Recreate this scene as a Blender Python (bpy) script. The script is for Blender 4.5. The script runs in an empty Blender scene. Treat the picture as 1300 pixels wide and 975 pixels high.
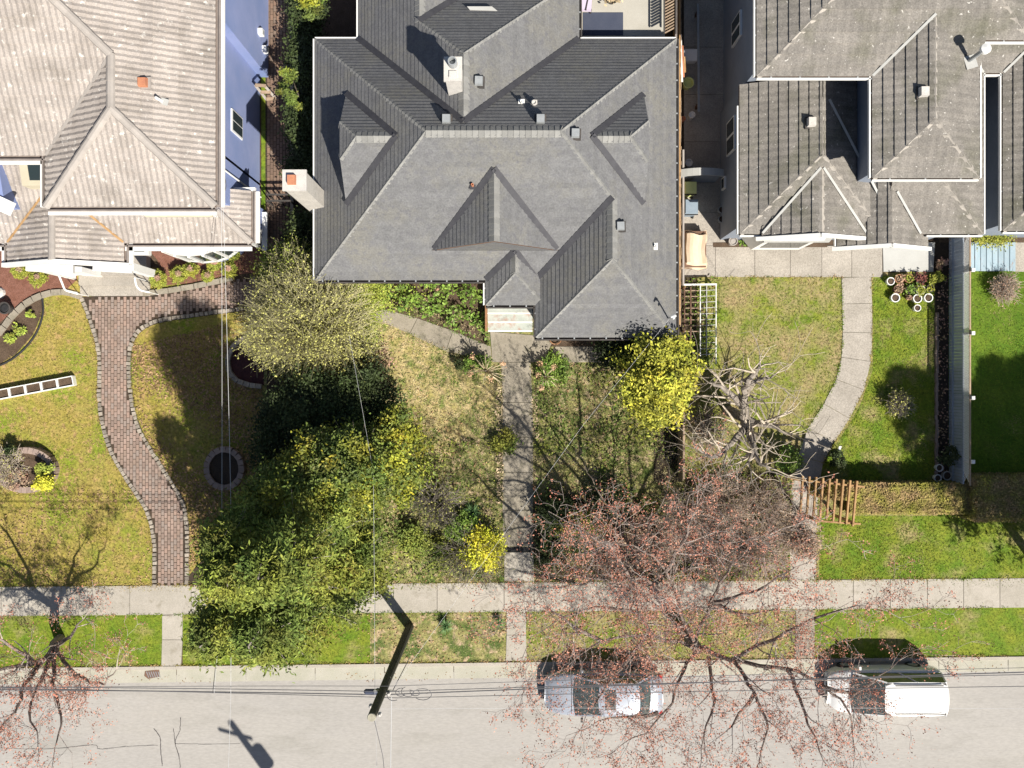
import bpy, math, random
import numpy as np
from mathutils import Vector, Matrix
rad = math.radians
S = bpy.context.scene
C = S.collection
random.seed(7); RNG = np.random.default_rng(7)
CAMH = 36.0; F = 1080.0
# ---------------- camera, sky, sun, exposure
cd = bpy.data.cameras.new('camera'); cam = bpy.data.objects.new('camera', cd); C.objects.link(cam)
cam.location = (0, 0, CAMH); cam.rotation_euler = (0, 0, 0)
cd.sensor_width = 36; cd.lens = 36*F/1300; cd.clip_end = 1500; cd.clip_start = .5
S.camera = cam
W = bpy.data.worlds.new('World'); S.world = W; W.use_nodes = True
wn = W.node_tree.nodes; sky = wn.new('ShaderNodeTexSky'); sky.sky_type = 'NISHITA'; sky.sun_disc = False
sky.sun_elevation = rad(47); sky.sun_rotation = math.atan2(.59, -.81)
W.node_tree.links.new(sky.outputs[0], wn['Background'].inputs[0]); wn['Background'].inputs[1].default_value = .05
sd = bpy.data.lights.new('sun', 'SUN'); sun = bpy.data.objects.new('sun', sd); C.objects.link(sun)
sd.energy = 4.9; sd.angle = rad(.55); sd.color = (1, .94, .84)
SUN = Vector((.59*math.cos(rad(47)), -.81*math.cos(rad(47)), math.sin(rad(47))))
sun.rotation_euler = (-SUN).to_track_quat('-Z', 'Y').to_euler(); sun.location = (10, -14, 40)
S.view_settings.view_transform = 'Standard'; S.view_settings.look = 'None'; S.view_settings.exposure = .62; S.view_settings.gamma = 1
S.cycles.max_bounces = 6; S.cycles.diffuse_bounces = 3; S.cycles.transparent_max_bounces = 8

def P(px, py, h=0.):
    """point at height h that stands under pixel px,py of the 1300x975 survey photo"""
    s = (CAMH-h)/F
    return Vector(((px-650)*s, (487.5-py)*s, h))
def G(l): return [((x-650)/30., (487.5-y)/30.) for x, y in l]

# ---------------- materials
MATS = {}
def mat(name, c1, c2=None, scale=1.5, fine=25., grain=.25, rough=.85, bump=.15, c3=None, s3=.35, t3=.5, w3=.08, rnd=0., metal=0., spec=.3,
        tint=False, stretch=(1, 1, 1), c4=None, s4=8., t4=.62, w4=.03, coat=0., trans=0.):
    m = bpy.data.materials.new(name); m.use_nodes = True; nt = m.node_tree; N = nt.nodes; L = nt.links
    b = N['Principled BSDF']; geo = N.new('ShaderNodeNewGeometry')
    mp = N.new('ShaderNodeMapping'); mp.inputs['Scale'].default_value = stretch; L.new(geo.outputs['Position'], mp.inputs[0])
    def noise(sc, det=4, ro=.6):
        n = N.new('ShaderNodeTexNoise'); n.inputs['Scale'].default_value = sc; n.inputs['Detail'].default_value = det
        n.inputs['Roughness'].default_value = ro; L.new(mp.outputs[0], n.inputs['Vector']); return n.outputs[0]
    def ramp(v, a, bb):
        r = N.new('ShaderNodeMapRange'); r.inputs[1].default_value = a; r.inputs[2].default_value = bb; L.new(v, r.inputs[0]); return r.outputs[0]
    def mix(f, a, bb, mode='MIX'):
        x = N.new('ShaderNodeMix'); x.data_type = 'RGBA'; x.blend_type = mode
        if isinstance(f, float): x.inputs[0].default_value = f
        else: L.new(f, x.inputs[0])
        for i, v in ((6, a), (7, bb)):
            if isinstance(v, tuple): x.inputs[i].default_value = (*v, 1)
            else: L.new(v, x.inputs[i])
        return x.outputs[2]
    col = c1
    if c2: col = mix(ramp(noise(scale), .36, .64), c1, c2)
    if c3: col = mix(ramp(noise(s3, 6), t3-w3, t3+w3), col, c3)
    if c4: col = mix(ramp(noise(s4, 5), t4-w4, t4+w4), col, c4)
    fn = noise(fine, 3, .7)
    if grain:
        r = N.new('ShaderNodeMapRange'); r.inputs[1].default_value = .3; r.inputs[2].default_value = .7
        r.inputs[3].default_value = 1-grain; r.inputs[4].default_value = 1+grain; L.new(fn, r.inputs[0])
        cx = N.new('ShaderNodeCombineColor'); [L.new(r.outputs[0], cx.inputs[i]) for i in range(3)]
        col = mix(1., col, cx.outputs[0], 'MULTIPLY')
    if rnd:
        oi = N.new('ShaderNodeObjectInfo'); r = N.new('ShaderNodeMapRange'); r.inputs[3].default_value = 1-rnd; r.inputs[4].default_value = 1+rnd
        L.new(oi.outputs['Random'], r.inputs[0]); cx = N.new('ShaderNodeCombineColor'); [L.new(r.outputs[0], cx.inputs[i]) for i in range(3)]
        col = mix(1., col, cx.outputs[0], 'MULTIPLY')
    if tint:
        at = N.new('ShaderNodeAttribute'); at.attribute_name = 'tint'; col = mix(1., col, at.outputs['Color'], 'MULTIPLY')
    if isinstance(col, tuple): b.inputs['Base Color'].default_value = (*col, 1)
    else: L.new(col, b.inputs['Base Color'])
    b.inputs['Roughness'].default_value = rough; b.inputs['Metallic'].default_value = metal
    b.inputs['Specular IOR Level'].default_value = spec; b.inputs['Coat Weight'].default_value = coat
    if bump:
        bp = N.new('ShaderNodeBump'); bp.inputs['Strength'].default_value = bump; bp.inputs['Distance'].default_value = .02
        L.new(fn, bp.inputs['Height']); L.new(bp.outputs[0], b.inputs['Normal'])
    MATS[name] = m; return m

# ---------------- mesh helpers
class MB:
    def __init__(s): s.v = []; s.f = []
    def poly(s, pts):
        i = len(s.v); s.v += [tuple(p) for p in pts]; s.f.append(tuple(range(i, i+len(pts)))); return s
    def box(s, c, d, rz=0, taper=1.):
        x, y, z = c; a, b, h = d[0]/2, d[1]/2, d[2]/2; cs, sn = math.cos(rz), math.sin(rz); i = len(s.v)
        for zz, t in ((-h, 1.), (h, taper)):
            for xx, yy in ((-a, -b), (a, -b), (a, b), (-a, b)):
                xx *= t; yy *= t
                s.v.append((x+xx*cs-yy*sn, y+xx*sn+yy*cs, z+zz))
        s.f += [tuple(i+k for k in q) for q in ((3, 2, 1, 0), (4, 5, 6, 7), (0, 1, 5, 4), (1, 2, 6, 5), (2, 3, 7, 6), (3, 0, 4, 7))]; return s
    def prism(s, pts, z0, z1):
        n = len(pts)
        a = sum(pts[k][0]*pts[(k+1) % n][1]-pts[(k+1) % n][0]*pts[k][1] for k in range(n))
        if a < 0: pts = pts[::-1]
        i = len(s.v)
        s.v += [(p[0], p[1], z0) for p in pts]+[(p[0], p[1], z1) for p in pts]
        s.f.append(tuple(i+k for k in reversed(range(n)))); s.f.append(tuple(i+n+k for k in range(n)))
        for k in range(n): s.f.append((i+k, i+(k+1) % n, i+n+(k+1) % n, i+n+k))
        return s
    def bar(s, a, b, w, h=None, up=(0, 0, 1)):
        a, b = Vector(a), Vector(b); h = h or w; d = (b-a).normalized(); u = Vector(up)
        if abs(d.dot(u)) > .98: u = Vector((1, 0, 0))
        r = d.cross(u).normalized()*w/2; u = r.cross(d).normalized()*h/2; i = len(s.v)
        for p in (a, b): s.v += [tuple(p-r-u), tuple(p+r-u), tuple(p+r+u), tuple(p-r+u)]
        s.f += [tuple(i+k for k in q) for q in ((0, 1, 2, 3), (7, 6, 5, 4), (0, 4, 5, 1), (1, 5, 6, 2), (2, 6, 7, 3), (3, 7, 4, 0))]; return s
    def tube(s, pts, r, n=6, cap=True):
        pts = [Vector(p) for p in pts]; m = len(pts)
        if not hasattr(r, '__len__'): r = [r]*m
        i = len(s.v); ref = Vector((.31, .17, .93))
        for k, p in enumerate(pts):
            d = (pts[min(k+1, m-1)]-pts[max(k-1, 0)]).normalized()
            if abs(d.dot(ref)) > .97: ref = Vector((.9, -.3, .2))
            a = d.cross(ref).normalized(); b = d.cross(a)
            for q in range(n):
                t = 2*math.pi*q/n; s.v.append(tuple(p+(a*math.cos(t)+b*math.sin(t))*r[k]))
        for k in range(m-1):
            for q in range(n):
                s.f.append((i+k*n+q, i+k*n+(q+1) % n, i+(k+1)*n+(q+1) % n, i+(k+1)*n+q))
        if cap: s.f.append(tuple(i+q for q in range(n))); s.f.append(tuple(i+(m-1)*n+q for q in reversed(range(n))))
        return s
    def lathe(s, c, prof, n=16, sx=1., sy=1.):
        i = len(s.v)
        for r, z in prof:
            for q in range(n):
                t = 2*math.pi*q/n; s.v.append((c[0]+r*sx*math.cos(t), c[1]+r*sy*math.sin(t), c[2]+z))
        for k in range(len(prof)-1):
            for q in range(n): s.f.append((i+k*n+q, i+k*n+(q+1) % n, i+(k+1)*n+(q+1) % n, i+(k+1)*n+q))
        s.f.append(tuple(i+q for q in reversed(range(n)))); s.f.append(tuple(i+(len(prof)-1)*n+q for q in range(n))); return s
    def mesh(s, name, m, off=None, smooth=False):
        me = bpy.data.meshes.new(name)
        v = s.v if off is None else [(x-off[0], y-off[1], z-off[2]) for x, y, z in s.v]
        me.from_pydata(v, [], s.f); me.materials.append(MATS[m])
        if smooth: me.polygons.foreach_set('use_smooth', [True]*len(me.polygons))
        return me
def wloc(o):
    v = Vector((0, 0, 0))
    while o: v += o.location; o = o.parent
    return v
def props(o, label=None, cat=None, group=None, kind=None):
    if label: o['label'] = label
    if cat: o['category'] = cat
    if group: o['group'] = group
    if kind: o['kind'] = kind
    return o
def obj(name, mb, m, parent=None, label=None, cat=None, group=None, kind=None, smooth=False):
    off = wloc(parent) if parent else None
    o = bpy.data.objects.new(name, mb if isinstance(mb, bpy.types.Mesh) else mb.mesh(name, m, off, smooth))
    C.objects.link(o)
    if parent: o.parent = parent
    return props(o, label, cat, group, kind)
def thing(name, label, cat, loc=(0, 0, 0), group=None, kind=None):
    o = bpy.data.objects.new(name, None); C.objects.link(o); o.location = loc; o.empty_display_size = .3
    return props(o, label, cat, group, kind)
def dup(o, loc=None, rz=None, label=None, parent=None, sc=None):
    c = o.copy(); C.objects.link(c)
    if parent: c.parent = parent
    if loc is not None: c.location = loc
    if rz is not None: c.rotation_euler.z = rz
    if sc is not None: c.scale = (sc, sc, sc) if not hasattr(sc, '__len__') else sc
    if label: c['label'] = label
    for ch in [x for x in o.children]: dup(ch, parent=c)
    return c
def npmesh(name, verts, nper, m, tint=None):
    """verts (N*nper,3): N separate polygons of nper corners"""
    me = bpy.data.meshes.new(name); n = len(verts)
    me.vertices.add(n); me.vertices.foreach_set('co', np.asarray(verts, np.float32).ravel())
    me.loops.add(n); me.loops.foreach_set('vertex_index', np.arange(n, dtype=np.int32))
    k = n//nper; me.polygons.add(k); me.polygons.foreach_set('loop_start', np.arange(0, n, nper, dtype=np.int32))
    try: me.polygons.foreach_set('loop_total', np.full(k, nper, np.int32))
    except Exception: pass
    if tint is not None:
        a = me.attributes.new('tint', 'FLOAT_COLOR', 'POINT')
        t = np.ones((n, 4), np.float32); t[:, :3] = np.repeat(tint, nper, axis=0); a.data.foreach_set('color', t.ravel())
    me.update(calc_edges=True); me.materials.append(MATS[m]); return me
def leaves(name, pts, size, m, parent=None, up=.6, asp=.55, tint=.3, hue=None, tri=False, rng=RNG, **kw):
    pts = np.asarray(pts, float); n = len(pts)
    nr = rng.normal(size=(n, 3)); nr[:, 2] = np.abs(nr[:, 2])+up*1.5; nr /= np.linalg.norm(nr, axis=1)[:, None]
    t = np.cross(nr, rng.normal(size=(n, 3))); t /= np.linalg.norm(t, axis=1)[:, None]+1e-9; b = np.cross(nr, t)
    sz = (size*(.6+.8*rng.random(n)))[:, None]
    t = t*sz; b = b*sz*asp
    if tri: v = np.stack([pts-t*.5-b*.5, pts+t*.9, pts-t*.5+b*.5], 1); k = 3
    else: v = np.stack([pts-t, pts-b, pts+t, pts+b], 1); k = 4
    tn = (1-tint+2*tint*rng.random((n, 1)))*np.ones((1, 3))
    if hue is not None: tn = tn*hue
    if parent: v = v-np.array(wloc(parent))
    me = npmesh(name, v.reshape(-1, 3), k, m, tn)
    o = bpy.data.objects.new(name, me); C.objects.link(o)
    if parent: o.parent = parent
    return props(o, **kw)
def inside(poly, x, y):
    r = np.zeros(len(x), bool); n = len(poly)
    for i in range(n):
        x1, y1 = poly[i]; x2, y2 = poly[(i+1) % n]
        c = ((y1 > y) != (y2 > y)) & (x < (x2-x1)*(y-y1)/((y2-y1) if y2 != y1 else 1e-9)+x1); r ^= c
    return r
def smooth_line(pts, k=5):
    out = []; n = len(pts)
    for i in range(n-1):
        p0, p1, p2, p3 = pts[max(i-1, 0)], pts[i], pts[i+1], pts[min(i+2, n-1)]
        for j in range(k):
            t = j/k; out.append(tuple(.5*((2*b)+(c-a)*t+(2*a-5*b+4*c-d)*t*t+(-a+3*b-3*c+d)*t**3) for a, b, c, d in zip(p0, p1, p2, p3)))
    out.append(tuple(pts[-1])); return out

# ---------------- palette
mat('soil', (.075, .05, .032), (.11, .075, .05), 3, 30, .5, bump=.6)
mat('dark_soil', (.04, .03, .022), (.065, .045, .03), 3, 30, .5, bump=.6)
mat('mulch', (.17, .075, .05), (.23, .11, .08), 4, 40, .5, bump=.6)
mat('lawn_dry', (.28, .235, .045), (.34, .26, .08), 1.3, 9, .42, bump=.8, c3=(.18, .23, .02), s3=.5, t3=.55, w3=.1, c4=(.38, .25, .11), s4=3.1, t4=.6, w4=.07)
mat('lawn_tan', (.46, .36, .19), (.30, .26, .09), 2.5, 8, .45, bump=.9, c3=(.14, .18, .04), s3=1.6, t3=.57, w3=.06)
mat('lawn_mix', (.30, .27, .11), (.20, .20, .06), 2.4, 8, .5, bump=.9, c3=(.08, .12, .025), s3=1.3, t3=.53, w3=.07, c4=(.40, .30, .19), s4=2.7, t4=.58, w4=.05)
mat('lawn_green', (.10, .175, .01), (.19, .22, .02), 1.2, 9, .4, bump=.8, c3=(.30, .25, .11), s3=.7, t3=.6, w3=.08)
mat('lawn_patchy', (.115, .18, .012), (.21, .23, .028), 1.4, 9, .42, bump=.8, c3=(.31, .24, .12), s3=.9, t3=.51, w3=.1, c4=(.25, .23, .09), s4=3, t4=.55, w4=.1)
mat('lawn_deep', (.07, .14, .006), (.12, .18, .012), 1.0, 9, .35, bump=.8)
mat('asphalt', (.37, .35, .322), (.41, .388, .36), .5, 14, .1, .9, .12, c4=(.31, .295, .27), s4=.8, t4=.63, w4=.1, c3=(.325, .31, .295), s3=.25, w3=.2, stretch=(.35, 1.2, 1))
mat('concrete', (.37, .34, .29), (.42, .385, .335), 1.2, 22, .14, .9, .15, rnd=.05, c4=(.31, .28, .23), s4=2.2, t4=.62, w4=.06)
mat('old_concrete', (.27, .24, .19), (.32, .285, .23), 1.2, 20, .18, .9, .2, rnd=.05, c4=(.22, .2, .15), s4=2.2, t4=.6, w4=.06)
mat('pale_concrete', (.48, .48, .46), (.43, .43, .41), 1., 45, .08, .9, .1)
mat('pebble_concrete', (.33, .30, .26), (.40, .365, .32), 1.2, 22, .28, .9, .3, rnd=.04)
mat('gutter_concrete', (.42, .40, .34), (.37, .36, .29), 1.5, 45, .13, .9, .12, rnd=.03)
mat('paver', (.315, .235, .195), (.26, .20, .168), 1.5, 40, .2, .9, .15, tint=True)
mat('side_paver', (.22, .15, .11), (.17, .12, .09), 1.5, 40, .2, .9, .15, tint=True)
mat('cobble', (.34, .30, .25), (.24, .21, .175), 3, 12, .3, .9, .3, rnd=.25)
mat('shingle', (.140, .141, .145), (.172, .173, .176), 3.2, 16, .2, .9, .2, rnd=.06, c3=(.178, .174, .16), s3=.6, t3=.56, w3=.1, c4=(.14, .14, .148), s4=5, t4=.58, w4=.08)
mat('shingle_cap', (.215, .215, .208), (.255, .253, .24), 4, 60, .1, .9, .1, rnd=.12)
mat('valley', (.05, .05, .058), (.065, .065, .073), 3, 40, .1, .7, .05)
mat('tan_tile', (.32, .285, .26), (.385, .345, .315), 1.3, 22, .2, .9, .2, rnd=.06, c4=(.55, .52, .48), s4=5, t4=.64, w4=.04, c3=(.26, .23, .205), s3=.9, t3=.6, w3=.1)
mat('grey_tile', (.185, .172, .156), (.24, .222, .2), 1.5, 18, .28, .92, .3, rnd=.09, c4=(.55, .53, .49), s4=8, t4=.67, w4=.02, c3=(.14, .135, .105), s3=.6, t3=.6, w3=.1)
mat('tile_cap', (.34, .31, .285), (.39, .355, .325), 3, 50, .1, .9, .12, rnd=.08)
mat('grey_cap', (.31, .285, .255), (.38, .35, .31), 3, 50, .15, .9, .15, rnd=.08, c4=(.5, .48, .44), s4=7, t4=.68)
mat('white_paint', (.80, .80, .78), (.76, .76, .74), 2, 40, .04, .5, .03)
mat('gutter_dark', (.05, .047, .045), (.08, .07, .065), 3, 40, .3, .7, .1)
mat('gutter_brown', (.27, .235, .215), (.22, .19, .175), 3, 40, .15, .7, .1)
mat('blue_stucco', (.235, .29, .50), (.27, .32, .54), .8, 60, .06, .92, .2, c3=(.21, .275, .5), s3=.5, t3=.55, w3=.1)
mat('cream_stucco', (.55, .50, .38), (.5, .45, .34), 1, 50, .08, .9, .2)
mat('grey_stucco', (.24, .27, .33), (.21, .24, .29), 1, 50, .1, .9, .2)
mat('dark_siding', (.10, .10, .11), (.13, .125, .13), 1, 50, .1, .9, .1)
mat('beige_wall', (.45, .43, .38), (.40, .38, .33), 1, 50, .1, .9, .2)
mat('glass', (.03, .045, .05), None, grain=0, rough=.08, bump=0, spec=.6)
mat('chimney_paint', (.60, .57, .53), (.5, .48, .45), 4, 40, .2, .9, .4)
mat('clay', (.50, .22, .12), (.42, .17, .1), 4, 40, .15, .8, .1)
mat('vent_metal', (.40, .42, .43), (.34, .36, .37), 4, 40, .08, .5, .05, metal=.3)
mat('steel', (.55, .56, .57), (.45, .46, .47), 6, 40, .1, .4, .05, metal=.7)
mat('wood', (.46, .29, .14), (.37, .22, .1), 5, 40, .2, .8, .2, rnd=.12)
mat('fence_wood', (.36, .27, .185), (.29, .21, .15), 5, 40, .2, .85, .2, rnd=.15)
mat('brown_wood', (.17, .10, .07), (.13, .08, .055), 5, 40, .2, .85, .2, rnd=.15)
mat('grey_board', (.36, .42, .50), (.32, .37, .44), 3, 40, .08, .8, .1, rnd=.08)
mat('pole_wood', (.085, .085, .06), (.06, .06, .045), 3, 40, .25, .85, .3, stretch=(4, 4, .6))
mat('pole_end', (.38, .36, .28), (.3, .28, .22), 8, 40, .2, .85, .1)
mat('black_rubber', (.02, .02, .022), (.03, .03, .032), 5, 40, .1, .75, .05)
mat('wire', (.11, .11, .12), None, grain=0, bump=0, rough=.5)
mat('pale_wire', (.62, .62, .62), None, grain=0, bump=0, rough=.4)
mat('bark', (.13, .105, .085), (.19, .16, .13), 5, 30, .3, .9, .5, c4=(.13, .15, .07), s4=4, t4=.6)
mat('grey_bark', (.33, .29, .25), (.2, .175, .15), 6, 30, .3, .9, .4)
mat('pale_twig', (.52, .45, .37), (.42, .36, .28), 4, 30, .2, .9, .1)
mat('olive_twig', (.46, .43, .25), (.38, .35, .2), 2, 30, .2, .9, .1)
mat('maple_twig', (.34, .27, .24), (.46, .40, .36), 4, 30, .2, .9, .1)
mat('maple_bark', (.15, .115, .10), (.27, .22, .19), 4, 30, .3, .9, .3)
mat('leaf_cedar', (.21, .24, .04), (.30, .31, .06), 1.2, 20, .3, .75, .0, tint=True, spec=.2, c3=(.13, .18, .04), s3=.6, t3=.5)
mat('leaf_laurel', (.24, .26, .03), (.36, .33, .03), 1.2, 20, .3, .6, .0, tint=True, c3=(.11, .15, .03), s3=.8, t3=.46)
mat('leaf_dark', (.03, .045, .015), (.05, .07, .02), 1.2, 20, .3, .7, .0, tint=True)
mat('leaf_gold', (.58, .53, .06), (.44, .44, .06), 1.5, 20, .25, .7, .0, tint=True, c3=(.20, .21, .03), s3=2.2, t3=.52, w3=.06)
mat('leaf_bud', (.42, .42, .12), (.48, .46, .15), 1.5, 20, .2, .8, .0, tint=True)
mat('leaf_lime', (.36, .42, .07), (.28, .34, .06), 1.5, 20, .2, .8, .0, tint=True)
mat('leaf_green', (.11, .20, .03), (.20, .29, .05), 2, 20, .3, .6, .0, tint=True, c4=(.30, .16, .10), s4=3, t4=.66)
mat('leaf_box', (.26, .30, .05), (.33, .33, .05), 2, 20, .2, .7, .0, tint=True)
mat('straw_stem', (.60, .50, .34), (.48, .40, .25), 4, 30, .2, .9, .1)
mat('tuft_green', (.12, .24, .09), (.18, .30, .12), 4, 30, .2, .8, .1)
mat('hedge_core', (.20, .18, .05), (.24, .18, .08), 6, 20, .4, .9, .5)
mat('leaf_hedge', (.26, .25, .04), (.34, .23, .11), 1.6, 20, .3, .75, .0, tint=True)
mat('leaf_red', (.43, .15, .10), (.50, .26, .18), 2, 20, .3, .7, .0, tint=True)
mat('leaf_pink', (.44, .26, .20), (.36, .27, .16), 2, 20, .3, .8, .0, tint=True)
mat('leaf_litter', (.27, .17, .085), (.36, .24, .13), 2, 20, .3, .9, .0, tint=True)
mat('straw', (.48, .39, .25), (.38, .30, .18), 2, 20, .2, .9, .0, tint=True)
mat('blade_mixed', (.15, .22, .015), (.26, .27, .04), 1.1, 20, .25, .8, .0, tint=True, c3=(.36, .27, .14), s3=.7, t3=.54, w3=.05, c4=(.10, .17, .012), s4=1.3, t4=.56, w4=.05)
mat('blade', (.28, .245, .045), (.35, .28, .08), .9, 20, .25, .8, .0, tint=True, c3=(.40, .27, .13), s3=.5, t3=.51, w3=.07, c4=(.15, .21, .025), s4=.9, t4=.57, w4=.05)
mat('blade_tan', (.52, .43, .26), (.36, .32, .14), 1.4, 20, .2, .85, .0, tint=True, c3=(.12, .17, .03), s3=1.0, t3=.55, w3=.06)
mat('blade_green', (.12, .22, .008), (.21, .25, .025), 1.1, 20, .25, .8, .0, tint=True, c3=(.33, .27, .13), s3=.5, t3=.6, w3=.06, c4=(.08, .16, .01), s4=1.2, t4=.56, w4=.06)
mat('silver_paint', (.37, .40, .46), None, grain=.0, bump=0, rough=.3, metal=.25, coat=.6, spec=.5)
mat('white_car', (.74, .74, .73), None, grain=.0, bump=0, rough=.3, coat=.5, spec=.5)
mat('leaf_yellow', (.72, .66, .05), (.60, .60, .06), 1.5, 20, .2, .7, .0, tint=True, c3=(.35, .36, .06), s3=2, t3=.62)
mat('car_glass', (.06, .08, .08), None, grain=0, bump=0, rough=.05, spec=.8)
mat('lamp_red', (.4, .02, .02), None, grain=0, bump=0, rough=.2)
mat('lamp_clear', (.7, .72, .75), None, grain=0, bump=0, rough=.1)
mat('blue_metal', (.30, .40, .46), (.35, .44, .50), 2, 40, .08, .6, .1, rnd=.08, c4=(.32, .2, .14), s4=3.2, t4=.66, w4=.04, stretch=(3, 1, 1))
mat('rust', (.28, .14, .07), (.36, .2, .11), 4, 30, .3, .9, .2)
mat('tarp', (.68, .52, .36), (.74, .60, .45), 1.5, 40, .06, .7, .2)
mat('slate_mat', (.055, .065, .10), (.065, .075, .11), 3, 40, .08, .9, .1)
mat('porch_paint', (.40, .43, .39), (.47, .49, .45), 2.5, 40, .1, .8, .1, c4=(.38, .25, .2), s4=2.4, t4=.6, w4=.08)
mat('bin_grey', (.26, .32, .38), (.22, .28, .34), 3, 40, .08, .6, .05)
mat('green_plastic', (.70, .75, .32), (.62, .68, .28), 3, 40, .08, .6, .05)
mat('lavender', (.52, .45, .58), (.58, .5, .63), 4, 40, .08, .9, .1)
mat('crack_tar', (.09, .085, .085), None, grain=.2, fine=30)
mat('skin_tan', (.6, .36, .2), (.45, .25, .14), 8, 40, .15, .8, .1)
mat('dark_purple', (.05, .02, .025), (.075, .03, .03), 4, 30, .4, .9, .4)
mat('dark_floor', (.13, .12, .11), (.17, .155, .14), 1.2, 22, .2, .9, .2, rnd=.06)
mat('mauve_twig', (.50, .40, .34), (.40, .33, .26), 3, 30, .2, .9, .1)
mat('dark_leaf', (.16, .05, .05), (.22, .08, .06), 2, 20, .3, .8, .0, tint=True)
# ================= SETTING: ground sheets, road, pavements
def sheet(name, poly, z, m, label=None, t=None, **kw):
    """paved or planted sheet; poly in world metres"""
    mb = MB()
    if t: mb.prism(poly, z-t, z)
    else:
        a = sum(poly[k][0]*poly[(k+1) % len(poly)][1]-poly[(k+1) % len(poly)][0]*poly[k][1] for k in range(len(poly)))
        mb.poly([(x, y, z) for x, y in (poly if a > 0 else poly[::-1])])
    return obj(name, mb, m, label=label, kind='structure', **kw)
sheet('ground', [(-300, -300), (300, -300), (300, 300), (-300, 300)], -.03, 'soil', 'bare brown earth beneath all the yards')
def lerp(a, b, t): return a+(b-a)*t
def yl(x, l, r): return (487.5-lerp(l, r, x/1300))/30    # tilted kerb-parallel lines, pixel heights at both photo edges -> metres
def band(x0, x1, a, b):
    return [((x0-650)/30, yl(x0, *b)), ((x1-650)/30, yl(x1, *b)), ((x1-650)/30, yl(x1, *a)), ((x0-650)/30, yl(x0, *a))]
SWT, SWB, KT, KM, KB = (745, 734), (782, 771), (848, 833), (852, 837), (869, 852)
sheet('road', band(-1400, 2700, (860, 845), (1160, 1145)), -.02, 'asphalt', 'sunlit pale grey asphalt street with fine cracks')
# lawns
LAWNS = {
 'left': (G([(-200, 340), (333, 340), (333, 752), (-200, 752)]), 'lawn_dry', 'yellowish mossy lawn beside the red brick path'),
 'center': (G([(333, 350), (866, 425), (866, 745), (333, 752)]), 'lawn_mix', 'rough weedy front yard of the grey shingle house'),
 'right': (G([(866, 350), (1190, 345), (1190, 745), (866, 745)]), 'lawn_patchy', 'patchy green lawn beside the curved pebble path'),
 'far_right': (G([(1190, 300), (1600, 300), (1600, 745), (1190, 745)]), 'lawn_deep', 'deep green mown lawn beyond the lattice fence')}
for k, (p, m, lab) in LAWNS.items(): sheet('lawn', p, 0, m, lab)
_j = smooth_line([(484, 416), (520, 420), (560, 444), (600, 466), (628, 480), (630, 520), (612, 548), (585, 560), (560, 580), (540, 548), (515, 540), (500, 505), (478, 480), (484, 450), (484, 416)], 6)
sheet('dry_grass_patch', G([(x+random.uniform(-6, 6), y+random.uniform(-6, 6)) for x, y in _j]), .004, 'lawn_tan', 'straw coloured dry grass west of the front walk')
sheet('lawn', G([(1040, 655), (1600, 655), (1600, 745), (1040, 745)]), .004, 'lawn_green', 'green strip between clipped hedge and street pavement')
sheet('lawn', G([(1108, 350), (1186, 350), (1186, 612), (1000, 612), (1045, 590), (1090, 520), (1108, 470)]), .004, 'lawn_green', 'bright green lawn between curved path and lattice fence')
BLVD = [('lawn_green', 'green verge at the west end of the street', -300, 206), ('lawn_green', 'grass verge under the tall cedars', 232, 470),
        ('lawn_mix', 'leaf strewn verge by the leaning pole', 470, 643), ('lawn_patchy', 'verge under the red budding street tree', 668, 1010), ('lawn_green', 'green verge at the east end of the street', 1034, 1700)]
for m, lab, x0, x1 in BLVD: sheet('verge', band(x0, x1, SWB, KT), .004 if m == 'lawn_green' else .002, m, lab)
# kerb and gutter
kr = obj('kerb', MB().prism(band(-300, 1700, KT, KM), -.03, .055), 'concrete', label='long straight concrete kerb along the grass verge', kind='structure')
gt = thing('gutter_pan', 'flat concrete gutter pan between kerb and asphalt', None, kind='structure')
x = -40
while x < 1340:
    w = 88
    obj('slab', MB().prism(band(x+.4, x+w-.4, KM, KB), -.03, -.008), 'gutter_concrete', gt); x += w
# sidewalk slabs
sw = thing('sidewalk', 'long pale concrete pavement parallel to the street', None, kind='structure')
xs = [-75, 2, 85, 165, 243, 320, 398, 476, 555, 640, 678, 740, 800, 860, 920, 975, 1036, 1083, 1130, 1177, 1223, 1269, 1315, 1361]
for a, b in zip(xs[:-1], xs[1:]):
    obj('slab', MB().prism(band(a+.35, b-.35, SWT, SWB), -.03, .03), 'concrete', sw)
def slabs(name, left, right, m, label, z=.03, gap=.012, parts=None):
    """walk made of slabs between a left and a right edge polyline (same point counts, pixels on the ground)"""
    t = thing(name, label, None, kind='structure')
    L, R = G(left), G(right)
    for i in range(len(L)-1):
        q = [Vector(L[i]), Vector(R[i]), Vector(R[i+1]), Vector(L[i+1])]; c = sum(q, Vector((0, 0)))/4
        q = [c+(p-c)*(1-gap/max((p-c).length, .1)) for p in q]
        obj('slab', MB().prism([tuple(p) for p in q], -.03, z+random.uniform(-.003, .003)), m, t)
    return t
slabs('crossing_walk', [(206, 781), (206, 812), (205, 846)], [(232, 780), (232, 812), (230, 845)], 'concrete', 'narrow concrete strip crossing the verge toward the brick path')
slabs('crossing_walk', [(643, 776), (643, 806), (642, 839)], [(668, 776), (668, 806), (669, 839)], 'concrete', 'narrow concrete strip crossing the verge below the front walk')
slabs('crossing_walk', [(1010, 773), (1010, 804), (1008, 836)], [(1034, 773), (1034, 804), (1034, 836)], 'old_concrete', 'concrete strip crossing the verge below the budding tree')
slabs('front_walk', [(636, 460), (638, 511), (638, 555), (638, 600), (638, 648), (639, 694)], [(674, 460), (676, 511), (677, 555), (677, 600), (677, 648), (677, 694)],
      'old_concrete', 'straight concrete walk from front steps to pavement')
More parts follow.
